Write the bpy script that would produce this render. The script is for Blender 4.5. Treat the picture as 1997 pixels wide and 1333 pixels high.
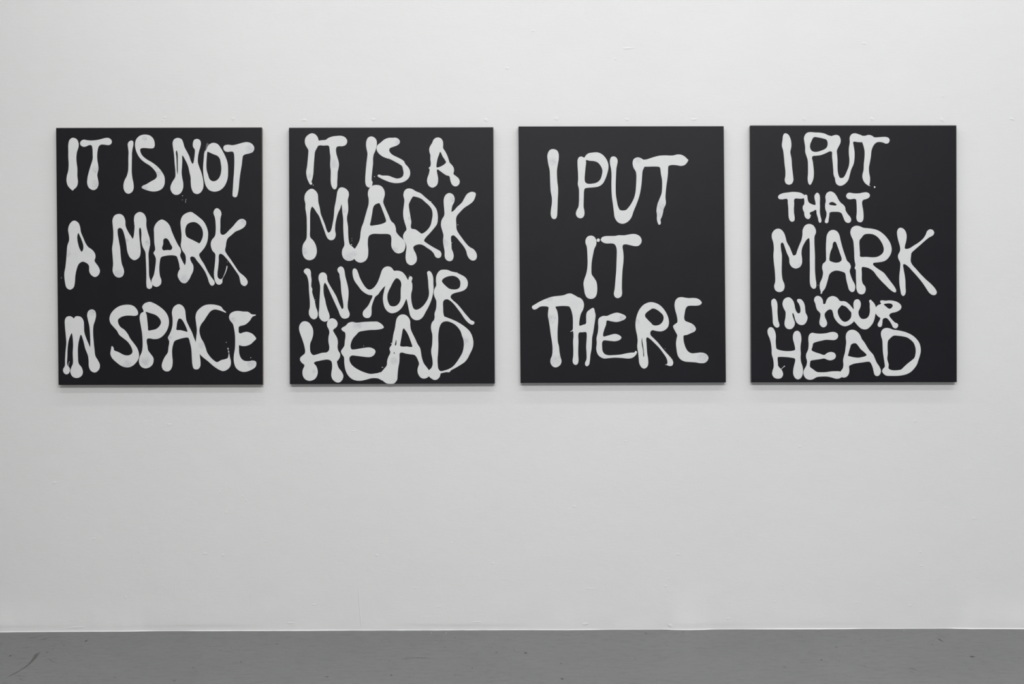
import bpy, math, random
from mathutils import Matrix, Vector, noise
from mathutils.geometry import tessellate_polygon

# ------------------------------------------------------------------ camera
S = bpy.context.scene
for o in list(bpy.data.objects):
    bpy.data.objects.remove(o)

D = 4.5                # distance from lens to the wall plane (y = 0)
FPX = 2250.0           # focal length in pixels of a 1997-wide frame
H = 1.1225             # lens height
ROLL = 0.0032          # the photo leans a fraction of a degree

cam_data = bpy.data.cameras.new('camera')
cam_data.sensor_fit = 'HORIZONTAL'
cam_data.sensor_width = 36.0
cam_data.lens = 36.0 * FPX / 1997.0
cam_data.clip_start = 0.05
cam = bpy.data.objects.new('camera', cam_data)
S.collection.objects.link(cam)
cam.matrix_world = (Matrix.Translation((0, -D, H)) @ Matrix.Rotation(math.pi / 2, 4, 'X')
                    @ Matrix.Rotation(-ROLL, 4, 'Z'))
S.camera = cam

# ------------------------------------------------------------------ light
world = bpy.data.worlds.new('world')
S.world = world
world.use_nodes = True
world.node_tree.nodes['Background'].inputs['Color'].default_value = (0.9, 0.95, 1.0, 1)
world.node_tree.nodes['Background'].inputs['Strength'].default_value = 0.03

CEIL = 3.75


def tube_row(name, x, y, z, lx, ly, watts, col=(1.0, 1.0, 1.0)):
    """a row of ceiling tubes running along the wall"""
    d = bpy.data.lights.new(name, 'AREA')
    d.shape = 'RECTANGLE'
    d.size, d.size_y = lx, ly
    d.energy = watts
    d.color = col
    o = bpy.data.objects.new(name, d)
    S.collection.objects.link(o)
    o.location = (x, y, z)
    return o


tube_row('tube_row_near_wall', 1.4, -0.72, CEIL - 0.1, 7.6, 0.10, 38)
tube_row('tube_row_middle', 0.75, -1.75, CEIL - 0.1, 6.4, 0.12, 49)
tube_row('tube_row_far', 0.5, -4.6, CEIL - 0.1, 5.0, 0.12, 272)

vs = S.view_settings
S.display_settings.display_device = 'sRGB'
vs.view_transform = 'Standard'
vs.look = 'None'
vs.gamma = 1.0
vs.use_curve_mapping = False
vs.exposure = 0.0


# ------------------------------------------------------------------ helpers
def link(o, parent=None):
    S.collection.objects.link(o)
    if parent is not None:
        o.parent = parent
    return o


def mesh_obj(name, verts, faces, mat, parent=None, smooth=False):
    me = bpy.data.meshes.new(name)
    me.from_pydata([tuple(v) for v in verts], [], faces)
    me.materials.append(mat)
    if smooth:
        me.polygons.foreach_set('use_smooth', [True] * len(me.polygons))
    me.update()
    return link(bpy.data.objects.new(name, me), parent)


def wall_point(px, py, t=0.0):
    """point of the plane t metres in front of the wall seen at photo pixel (px, py)"""
    u, v = px - 998.5, 666.5 - py
    c, s = math.cos(ROLL), math.sin(ROLL)
    a, b = u * c + v * s, -u * s + v * c
    k = (D - t) / FPX
    return Vector((a * k, -t, H + b * k))


def floor_point(px, py):
    u, v = px - 998.5, 666.5 - py
    c, s = math.cos(ROLL), math.sin(ROLL)
    a, b = u * c + v * s, -u * s + v * c
    k = H / -b
    return Vector((a * k, -D + FPX * k, 0.0))


# ------------------------------------------------------------------ materials
class NT:
    def __init__(self, name):
        self.m = bpy.data.materials.new(name)
        self.m.use_nodes = True
        self.t = self.m.node_tree
        self.b = self.t.nodes['Principled BSDF']

    def n(self, kind, **kw):
        nd = self.t.nodes.new(kind)
        for k, v in kw.items():
            setattr(nd, k, v)
        return nd

    def l(self, a, b):
        self.t.links.new(a, b)

    def coord(self, out='Object', scale=None):
        tc = self.n('ShaderNodeTexCoord')
        if scale is None:
            return tc.outputs[out]
        mp = self.n('ShaderNodeMapping')
        mp.inputs['Scale'].default_value = scale
        self.l(tc.outputs[out], mp.inputs['Vector'])
        return mp.outputs['Vector']

    def noise(self, vec, scale, detail=4, rough=0.55):
        nd = self.n('ShaderNodeTexNoise')
        nd.inputs['Scale'].default_value = scale
        nd.inputs['Detail'].default_value = detail
        nd.inputs['Roughness'].default_value = rough
        self.l(vec, nd.inputs['Vector'])
        return nd.outputs['Fac']

    def math(self, op, a, b=None, c=None, clamp=False):
        nd = self.n('ShaderNodeMath', operation=op, use_clamp=clamp)
        for i, v in enumerate((a, b, c)):
            if v is None:
                continue
            if isinstance(v, (int, float)):
                nd.inputs[i].default_value = v
            else:
                self.l(v, nd.inputs[i])
        return nd.outputs[0]

    def ramp(self, fac, lo, hi):
        nd = self.n('ShaderNodeMapRange', interpolation_type='SMOOTHSTEP')
        self.l(fac, nd.inputs['Value'])
        nd.inputs['From Min'].default_value = lo
        nd.inputs['From Max'].default_value = hi
        return nd.outputs['Result']

    def mix(self, fac, a, b):
        nd = self.n('ShaderNodeMix', data_type='RGBA')
        if isinstance(fac, (int, float)):
            nd.inputs[0].default_value = fac
        else:
            self.l(fac, nd.inputs[0])
        for i, v in ((6, a), (7, b)):
            if isinstance(v, tuple):
                nd.inputs[i].default_value = (*v, 1)
            else:
                self.l(v, nd.inputs[i])
        return nd.outputs[2]

    def bump(self, height, dist, strength=1.0, prev=None):
        nd = self.n('ShaderNodeBump')
        nd.inputs['Distance'].default_value = dist
        nd.inputs['Strength'].default_value = strength
        self.l(height, nd.inputs['Height'])
        if prev is not None:
            self.l(prev, nd.inputs['Normal'])
        return nd.outputs['Normal']

    def finish(self, color, rough, normal=None, spec=0.5):
        if isinstance(color, tuple):
            self.b.inputs['Base Color'].default_value = (*color, 1)
        else:
            self.l(color, self.b.inputs['Base Color'])
        if isinstance(rough, (int, float)):
            self.b.inputs['Roughness'].default_value = rough
        else:
            self.l(rough, self.b.inputs['Roughness'])
        self.b.inputs['Specular IOR Level'].default_value = spec
        if normal is not None:
            self.l(normal, self.b.inputs['Normal'])
        return self.m


def mat_wall():
    k = NT('white_wall_paint')
    v = k.coord('Object')
    streak = k.noise(k.coord('Object', (0.35, 1, 1.6)), 90, 5, 0.6)
    roller = k.noise(v, 260, 3, 0.6)
    lumps = k.noise(v, 9, 4, 0.5)
    tint = k.noise(v, 1.6, 4, 0.6)
    nrm = k.bump(lumps, 0.0014)
    nrm = k.bump(streak, 0.00026, 1.0, nrm)
    nrm = k.bump(roller, 0.00012, 1.0, nrm)
    col = k.mix(k.ramp(tint, 0.35, 0.7), (0.785, 0.787, 0.785), (0.80, 0.802, 0.80))
    return k.finish(col, 0.55, nrm, 0.35)


def mat_floor():
    k = NT('grey_floor_paint')
    v = k.coord('Object')
    big = k.noise(v, 2.2, 5, 0.6)
    mid = k.noise(k.coord('Object', (0.6, 1.4, 1)), 30, 6, 0.65)
    fine = k.noise(v, 320, 2, 0.6)
    specks = k.noise(k.coord('Object', (1, 0.8, 1)), 70, 2, 0.4)
    col = k.mix(k.ramp(big, 0.3, 0.7), (0.150, 0.151, 0.152), (0.165, 0.166, 0.167))
    col = k.mix(k.math('MULTIPLY', k.ramp(mid, 0.50, 0.70), 0.40), col, (0.105, 0.104, 0.102))
    col = k.mix(k.math('MULTIPLY', k.ramp(specks, 0.70, 0.76), 0.55), col, (0.065, 0.063, 0.06))
    col = k.mix(k.math('MULTIPLY', k.ramp(fine, 0.45, 0.75), 0.45), col, (0.19, 0.19, 0.19))
    grain = k.noise(k.coord('Object', (0.45, 1.6, 1)), 110, 5, 0.7)
    col = k.mix(k.math('MULTIPLY', k.ramp(grain, 0.52, 0.72), 0.75), col, (0.100, 0.100, 0.098))
    nrm = k.bump(mid, 0.0012)
    nrm = k.bump(fine, 0.0003, 1.0, nrm)
    rg = k.n('ShaderNodeMapRange')
    k.l(mid, rg.inputs['Value'])
    rg.inputs['To Min'].default_value = 0.45
    rg.inputs['To Max'].default_value = 0.65
    return k.finish(col, rg.outputs['Result'], nrm, 0.4)


def mat_canvas():
    k = NT('black_primed_canvas')
    v = k.coord('Object')
    w1 = k.n('ShaderNodeTexWave', wave_type='BANDS', bands_direction='X')
    w2 = k.n('ShaderNodeTexWave', wave_type='BANDS', bands_direction='Z')
    for w in (w1, w2):
        w.inputs['Scale'].default_value = 160
        w.inputs['Distortion'].default_value = 0.6
        k.l(v, w.inputs['Vector'])
    weave = k.math('ADD', w1.outputs['Fac'], w2.outputs['Fac'])
    blotch = k.noise(v, 7, 5, 0.6)
    dust = k.noise(v, 150, 2, 0.5)
    col = k.mix(k.ramp(blotch, 0.35, 0.7), (0.0036, 0.0036, 0.0068), (0.0050, 0.0050, 0.0088))
    col = k.mix(k.math('MULTIPLY', k.ramp(dust, 0.74, 0.8), 0.25), col, (0.10, 0.10, 0.11))
    nrm = k.bump(weave, 0.00004)
    return k.finish(col, 0.45, nrm, 0.30)


def mat_paint(name, spots):
    """white poured paint; spots = dry, thin places (x, z, radius) in the painting's own frame"""
    k = NT(name)
    v = k.coord('Object')
    sep = k.n('ShaderNodeSeparateXYZ')
    k.l(v, sep.inputs[0])
    mask = None
    for (sx, sz, r) in spots:
        dx = k.math('SUBTRACT', sep.outputs['X'], sx)
        dz = k.math('SUBTRACT', sep.outputs['Z'], sz)
        d2 = k.math('ADD', k.math('MULTIPLY', dx, dx), k.math('MULTIPLY', dz, dz))
        f = k.math('SUBTRACT', 1.0, k.math('DIVIDE', d2, r * r), None, True)
        mask = f if mask is None else k.math('MAXIMUM', mask, f)
    grain = k.noise(k.coord('Object', (1.6, 1, 0.8)), 260, 3, 0.8)
    soft = k.noise(v, 30, 4, 0.6)
    thin = k.noise(v, 14, 4, 0.6)
    col = k.mix(k.ramp(soft, 0.4, 0.7), (0.735, 0.740, 0.742), (0.712, 0.718, 0.725))
    col = k.mix(k.math('MULTIPLY', k.ramp(thin, 0.56, 0.75), 0.25), col, (0.64, 0.655, 0.68))
    if mask is not None:
        ragged = k.math('MULTIPLY', mask, k.math('MULTIPLY_ADD', k.noise(v, 75, 4, 0.7), 2.6, -0.55, True))
        col = k.mix(k.math('MULTIPLY', ragged, 0.24), col, (0.42, 0.44, 0.49))
        sp = k.math('MULTIPLY', k.ramp(grain, 0.53, 0.62), k.ramp(ragged, 0.12, 0.7))
        col = k.mix(k.math('MULTIPLY', sp, 0.55), col, (0.16, 0.17, 0.21))
    brush = k.noise(k.coord('Object', (0.5, 1, 2.2)), 120, 4, 0.6)
    nrm = k.bump(brush, 0.0003)
    return k.finish(col, 0.5, nrm, 0.35)


def mat_plain(name, col, rough=0.6, n_scale=40, var=0.15):
    k = NT(name)
    f = k.noise(k.coord('Object'), n_scale, 4, 0.6)
    c = k.mix(k.ramp(f, 0.3, 0.7), tuple(x * (1 - var) for x in col), tuple(min(1, x * (1 + var)) for x in col))
    return k.finish(c, rough, k.bump(f, 0.0003))


M_WALL, M_FLOOR, M_CANVAS = mat_wall(), mat_floor(), mat_canvas()
M_CEIL = mat_plain('white_ceiling_paint', (0.78, 0.78, 0.78), 0.7, 12, 0.02)
M_SIDE = mat_plain('white_side_wall_paint', (0.74, 0.74, 0.735), 0.6, 12, 0.02)
M_SIDE_WARM = mat_plain('warm_bounce_side_wall', (0.76, 0.745, 0.69), 0.6, 12, 0.02)  # unseen left wall, colour warmed so its bounce light tints that side
M_SIDE_COOL = mat_plain('cool_bounce_side_wall', (0.71, 0.735, 0.77), 0.6, 12, 0.02)  # unseen right wall, blue added to its colour to cool the bounced light
M_WOOD = mat_plain('stained_stretcher_wood', (0.26, 0.19, 0.14), 0.6, 30, 0.15)

# ------------------------------------------------------------------ the room
XL, XR, YF = -5.0, 6.2, -9.0

# visible wall-floor joint: how far the plaster bulges forward (in photo pixels) along the wall
JOINT = [(-1500, .3), (-400, .2), (0, 1.0), (100, .3), (240, .2), (320, -.6), (400, -.3), (600, -.2), (700, -.4),
         (1000, -.4), (1100, .1), (1200, -.6), (1280, -.9), (1325, .5), (1340, .8), (1360, .4), (1400, -.6), (1597, .2), (1700, -.6),
         (1840, -.9), (1870, .2), (1900, .8), (1997, 1.2), (2400, .4), (4000, .0)]


def joint(px):
    for (a, va), (b, vb) in zip(JOINT, JOINT[1:]):
        if a <= px <= b:
            t = (px - a) / (b - a)
            t = t * t * (3 - 2 * t)
            return va + (vb - va) * t
    return 0.0


def wall_offset(x, z):
    """how far the uneven plaster stands in front of the wall plane"""
    if z > 0.6:
        return 0.0
    px = 998.5 + x * FPX / D
    foot = 0.0042 + 0.0065 * joint(px) + 0.0012 * noise.noise((x * 22, 3.1, 0)) + 0.0010 * noise.noise((x * 70, 7.7, 0))
    foot = max(foot, 0.0008)
    lip = 0.0013 + 0.0008 * noise.noise((x * 6, 1.3, 2)) + 0.0006 * noise.noise((x * 31, 4.3, 2))
    ledge = max(0.0, noise.noise((x * 1.7, 8.8, 1)) + 0.15)          # an uneven skim line a little above the floor
    lz = 0.020 + 0.006 * noise.noise((x * 2.3, 2.2, 9))
    f = min(foot, 0.0028) * math.exp(-(z / lip) ** 2) + max(foot - 0.0028, 0) * math.exp(-(z / 0.085) ** 2)
    f += 0.0022 * ledge / (1 + math.exp(-(z - lz) / 0.0025)) * math.exp(-(z / 0.11) ** 2)
    f += 0.0010 * noise.noise((x * 9, z * 14, 5.5)) * math.exp(-z / 0.12)
    return f


def build_wall_back():
    zs = [0.0, .0008, .0016, .0024, .0034, .0045, .006, .0085, .011, .014, .017, .020, .023, .026, .030, .035, .042, .053, .07, .09, .11, .13, .16, .19, .22, .27, .32, .4, .5, .6, .8, 1.2, 1.6, 2.0, 2.5, 3.0, CEIL]
    n = 760
    verts, faces = [], []
    for i in range(n + 1):
        x = XL + (XR - XL) * i / n
        for z in zs:
            verts.append((x, -wall_offset(x, z), z))
    m = len(zs)
    for i in range(n):
        for j in range(m - 1):
            a = i * m + j
            faces.append((a, a + m, a + m + 1, a + 1))
    # back of the slab
    b = len(verts)
    verts += [(XL, .2, 0), (XR, .2, 0), (XR, .2, CEIL), (XL, .2, CEIL)]
    faces.append((b, b + 3, b + 2, b + 1))
    o = mesh_obj('wall_back', verts, faces, M_WALL, None, True)
    o['kind'] = 'structure'
    o['label'] = 'white painted plaster wall behind the four black canvases'
    return o


def slab(name, lo, hi, mat, label):
    (x0, y0, z0), (x1, y1, z1) = lo, hi
    v = [(x0, y0, z0), (x1, y0, z0), (x1, y1, z0), (x0, y1, z0), (x0, y0, z1), (x1, y0, z1), (x1, y1, z1), (x0, y1, z1)]
    f = [(0, 3, 2, 1), (4, 5, 6, 7), (0, 1, 5, 4), (1, 2, 6, 5), (2, 3, 7, 6), (3, 0, 4, 7)]
    o = mesh_obj(name, v, f, mat)
    o['kind'] = 'structure'
    o['label'] = label
    return o


wall_back = build_wall_back()
floor = slab('floor', (XL, YF, -0.15), (XR, 0.2, 0.0), M_FLOOR, 'grey painted concrete floor with scuffs and specks')
slab('ceiling', (XL, YF, CEIL), (XR, 0.2, CEIL + .15), M_CEIL, 'white gallery ceiling above the frame')
slab('wall_left', (XL - .2, YF, 0), (XL, 0.2, CEIL), M_SIDE_WARM, 'white side wall beyond the left edge')
slab('wall_right', (XR, YF, 0), (XR + .2, 0.2, CEIL), M_SIDE_COOL, 'white side wall beyond the right edge')
slab('wall_front', (XL, YF - .2, 0), (XR, YF, CEIL), M_SIDE, 'white wall behind the viewer')


# lumps of filler and paint on the wall
def filler_patch(px, py, rx, rz, h, seed):
    c = wall_point(px, py)
    k = 0.002
    rnd = random.Random(seed)
    rings, seg = 4, 14
    ph = [rnd.uniform(0, 6.28) for _ in range(3)]
    off = wall_offset(c.x, c.z) + 0.0001
    verts, faces = [(c.x, -h - off, c.z)], []
    for r in range(1, rings + 1):
        t = r / rings
        for s in range(seg):
            a = 2 * math.pi * s / seg
            w = 1 + .22 * math.sin(2 * a + ph[0]) + .15 * math.sin(3 * a + ph[1])
            hh = h * (math.cos(t * math.pi) * .5 + .5) * (1 + .5 * math.sin(a + ph[2]) * t)
            verts.append((c.x + rx * k * t * w * math.cos(a), -hh - off + (0.0004 if r == rings else 0), c.z + rz * k * t * w * math.sin(a)))
    for s in range(seg):
        faces.append((0, 1 + (s + 1) % seg, 1 + s))
    for r in range(rings - 1):
        for s in range(seg):
            a, b = 1 + r * seg + s, 1 + r * seg + (s + 1) % seg
            faces.append((a, b, b + seg, a + seg))
    # outward is -y
    return mesh_obj('filler_patch', verts, [f[::-1] for f in faces], M_WALL, wall_back, True)


PATCHES = [(321, 229, 5, 3), (318, 235, 4, 2.5), (455, 232, 5, 4), (593, 234, 6, 4), (728, 233, 5, 4.5), (948, 234, 6, 4), (1085, 231, 6, 4),
           (1223, 233, 5, 4), (1353, 233, 7, 4), (1568, 232, 4, 4.5), (1701, 232, 6, 4), (1837, 234, 5, 5), (1974, 232, 6, 3.5),
           (990, 133, 4, 4), (1040, 60, 4, 3), (1225, 94, 16, 2.5), (1200, 115, 3, 2), (1685, 85, 7, 2), (1838, 188, 3, 1.5),
           (245, 1164, 4, 3), (140, 1208, 3, 2), (285, 851, 4, 2), (330, 828, 6, 4), (106, 941, 7, 4), (429, 959, 3, 3), (448, 950, 3, 2), (473, 967, 3, 3),
           (441, 999, 4, 2), (400, 1079, 6, 3), (435, 1082, 5, 3), (519, 1055, 3, 2), (612, 1178, 5, 2), (184, 1050, 3, 2),
           (480, 975, 3, 2), (881, 1058, 2.5, 2), (1120, 987, 5, 3), (1151, 1147, 12, 1.5), (1298, 1142, 4, 3), (1305, 1128, 3, 2), (1322, 1080, 4, 4),
           (855, 1182, 9, 1.5), (809, 1146, 4, 2), (735, 1082, 5, 3), (960, 1098, 4, 3), (1795, 1076, 3, 3), (1797, 1103, 3, 2),
           (1785, 820, 4, 3), (1900, 1010, 4, 3), (1510, 1172, 4, 2), (1560, 870, 4, 3), (1670, 1174, 3, 2), (930, 1212, 10, 2), (1140, 1216, 8, 3), (1310, 1219, 8, 4),
           (1420, 1205, 5, 2), (570, 1214, 12, 2), (150, 1222, 18, 2), (1775, 1180, 4, 2), (1220, 860, 4, 2), (690, 840, 4, 2)]
for i, (a, b, rx, rz) in enumerate(PATCHES):
    filler_patch(a, b, rx, rz, 0.0008 if b < 300 else 0.0005, i)


# hairline ridges where boards of the wall meet
def crack(pts, w, h):
    verts, faces = [], []
    for (a, b) in pts:
        p = wall_point(a, b)
        off = wall_offset(p.x, p.z)
        verts += [(p.x - w, -off - 0.0001, p.z), (p.x, -off - h, p.z), (p.x + w, -off - 0.0001, p.z)]
    for i in range(len(pts) - 1):
        a = 3 * i
        faces += [(a, a + 3, a + 4, a + 1), (a + 1, a + 4, a + 5, a + 2)]
    return mesh_obj('plaster_crack', verts, faces, M_WALL, wall_back)


crack([(699, 1150), (700, 1165), (701.5, 1185), (702.5, 1200), (704, 1215), (705, 1221)], 0.0022, 0.0012)
crack([(489.5, 1158), (490, 1180), (490.5, 1207)], 0.0016, 0.0007)
crack([(341, 1130), (341, 1160)], 0.0014, 0.0005)


# marks on the floor: thin uneven films of dirt lying on the paint
def mat_film(name, col, strength):
    k = NT(name)
    at = k.n('ShaderNodeAttribute', attribute_name='film')
    wear = k.noise(k.coord('Object'), 120, 5, 0.7)
    a = k.math('MULTIPLY', at.outputs['Fac'], k.math('MULTIPLY_ADD', wear, 2.4, -0.45, True))
    k.l(k.math('MULTIPLY', a, strength), k.b.inputs['Alpha'])
    return k.finish(col, 0.6)


M_SCUFF = mat_film('brown_scuff', (0.050, 0.047, 0.038), 0.6)
M_DARK = mat_film('dark_dirt', (0.014, 0.014, 0.013), 1.0)
M_LIGHT_DROP = mat_film('white_speck', (0.7, 0.7, 0.7), 1.0)


def film(name, verts, faces, fade, mat):
    o = mesh_obj(name, verts, faces, mat, floor)
    at = o.data.attributes.new('film', 'FLOAT', 'POINT')
    at.data.foreach_set('value', fade)
    return o


def floor_mark(name, pts, mat):
    """pts: list of (photo x, photo y, half width in mm)"""
    verts, faces, fade = [], [], []
    P = [floor_point(a, b) for a, b, _ in pts]
    n = len(P)
    for i, p in enumerate(P):
        q = P[min(i + 1, n - 1)] - P[max(i - 1, 0)]
        nrm = Vector((-q.y, q.x, 0)).normalized() * pts[i][2] * .0012
        verts += [(p.x + nrm.x, p.y + nrm.y, .0002), (p.x, p.y, .0004), (p.x - nrm.x, p.y - nrm.y, .0002)]
        fade += [0.0, 0.0 if i in (0, n - 1) else 1.0, 0.0]
    for i in range(n - 1):
        a, b = 3 * i, 3 * i + 3
        faces += [(a, a + 1, b + 1, b), (a + 1, a + 2, b + 2, b + 1)]
    return film(name, verts, faces, fade, mat)


def floor_blob(name, px, py, rx, ry, mat, seed=0):
    c = floor_point(px, py)
    rnd = random.Random(seed * 7 + 3)
    seg = 12
    verts, faces, fade = [(c.x, c.y, 0.0005)], [], [1.0]
    for ring, (t, al) in enumerate(((.6, 1.0), (1.15, 0.0))):
        for s in range(seg):
            a = 2 * math.pi * s / seg
            w = rnd.uniform(.75, 1.2) * t
            verts.append((c.x + rx * .001 * w * math.cos(a), c.y + ry * .001 * w * math.sin(a), 0.0004 - .0002 * ring))
            fade.append(al)
    for s in range(seg):
        u = (s + 1) % seg
        faces += [(0, 1 + s, 1 + u), (1 + s, 1 + seg + s, 1 + seg + u, 1 + u)]
    return film(name, verts, faces, fade, mat)


floor_mark('scuff_mark', [(8, 1323, 1.5), (20, 1317, 3), (35, 1309, 4), (48, 1301, 4), (58, 1293, 5), (66, 1284, 7), (72, 1275, 9), (78, 1269, 4)], M_SCUFF)
floor_mark('scuff_mark', [(26, 1315, 1), (38, 1317.5, 4), (52, 1319, 1.5)], M_SCUFF)
floor_mark('scuff_mark', [(91, 1282, 1), (102, 1289, 3), (117, 1294, 2)], M_SCUFF)
floor_mark('scuff_mark', [(52, 1245, 2), (60, 1243.5, 6), (70, 1242, 4), (80, 1241.5, 1)], M_SCUFF)
floor_mark('scuff_mark', [(78, 1247.5, 3), (86, 1245.5, 8), (97, 1242, 2)], M_SCUFF)
floor_mark('scuff_mark', [(1767, 1303, 2), (1776, 1302, 4), (1786, 1306, 3), (1796, 1309, 1)], M_SCUFF)
floor_mark('scuff_mark', [(1770, 1311, 1), (1778, 1309, 4), (1786, 1313, 1)], M_SCUFF)
floor_mark('scuff_mark', [(1673, 1298, 1), (1686, 1299, 3), (1696, 1304, 1)], M_SCUFF)
floor_mark('scuff_mark', [(770, 1284, 1), (790, 1282.5, 4), (815, 1282, 5), (840, 1283, 2), (860, 1284.5, 1)], M_SCUFF)
floor_mark('scuff_mark', [(200, 1266, 1), (215, 1267, 2), (230, 1270, 1)], M_SCUFF)
for i, (a, b, rx, ry) in enumerate([(168, 1249, 3.5, 14), (92, 1271, 3, 6), (20, 1278, 4, 7), (103, 1265, 3, 6), (124, 1258, 6, 5), (224, 1320.5, 3, 5),
                                    (340, 1327, 5, 8), (377, 1301, 3, 5), (1834, 1247.5, 3.0, 24), (1896, 1279.8, 11, 7), (1631, 1261, 4, 6), (1703, 1270, 4, 4),
                                    (1638, 1289, 2.5, 5), (1602, 1286, 4, 5), (1686, 1297, 4, 4), (749, 1241.5, 3, 5), (868, 1261, 3, 6), (912, 1266, 2.5, 5),
                                    (968, 1271.5, 4, 6), (638, 1319, 6, 5), (763, 1316, 4, 10), (759, 1288, 3, 5), (888, 1243, 3, 8), (1025, 1272.5, 8, 6),
                                    (1003, 1268, 3, 6), (1094, 1293, 4, 5), (1301, 1258.5, 3, 5), (1239, 1285, 3, 6), (1096, 1323, 6, 10), (1260, 1234.5, 6, 6),
                                    (1332, 1232.5, 3, 8), (1213, 1251, 3, 4), (1818, 1256, 3, 7), (1680, 1247, 3, 5), (921, 1302, 3, 7), (1480, 1263, 3, 6), (1530, 1300, 5, 6), (540, 1255, 4, 6), (470, 1290, 4, 8), (430, 1268, 3, 5)]):
    floor_blob('dirt_speck', a, b, rx * .9, ry * 1.1, M_DARK if i in (0, 1, 2, 5, 7, 8, 9, 10, 13, 19, 23) else M_SCUFF, i)
for i, (a, b) in enumerate([(1763, 1228.8), (870, 1233.5), (841, 1233.5)]):
    floor_blob('paint_speck', a, b, 2.2, 6, M_LIGHT_DROP, 50 + i)

# ------------------------------------------------------------------ lettering
# views of the lettering: name -> (x0, y0, magnification); the outlines below are measured in these views
VIEW = {
    'A1': (100, 240, 8.332), 'A2': (320, 240, 8.332), 'A3': (100, 390, 7.0136), 'A4': (300, 390, 7.0136),
    'A5': (100, 580, 7.0136), 'A6': (300, 580, 7.0136),
    'B1': (580, 250, 9.985), 'B2': (710, 250, 9.985), 'B3': (570, 350, 7.8417), 'B4': (740, 350, 7.84),
    'B5': (580, 510, 9.985), 'B6': (740, 510, 9.985), 'B7': (575, 617, 9.985), 'B8': (740, 617, 9.985),
    'C1': (1050, 280, 8.33), 'C2': (1170, 280, 8.33), 'C3': (1110, 450, 9.985), 'C4': (1030, 570, 8.886), 'C5': (1190, 570, 8.886),
    'D1': (1500, 250, 7.988), 'D2': (1505, 365, 9.985), 'D3': (1495, 430, 8.885), 'D4': (1645, 430, 8.885),
    'D5': (1495, 570, 14.264), 'D6': (1620, 570, 14.264), 'D7': (1490, 630, 11.594), 'D8': (1640, 630, 11.594)}

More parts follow.
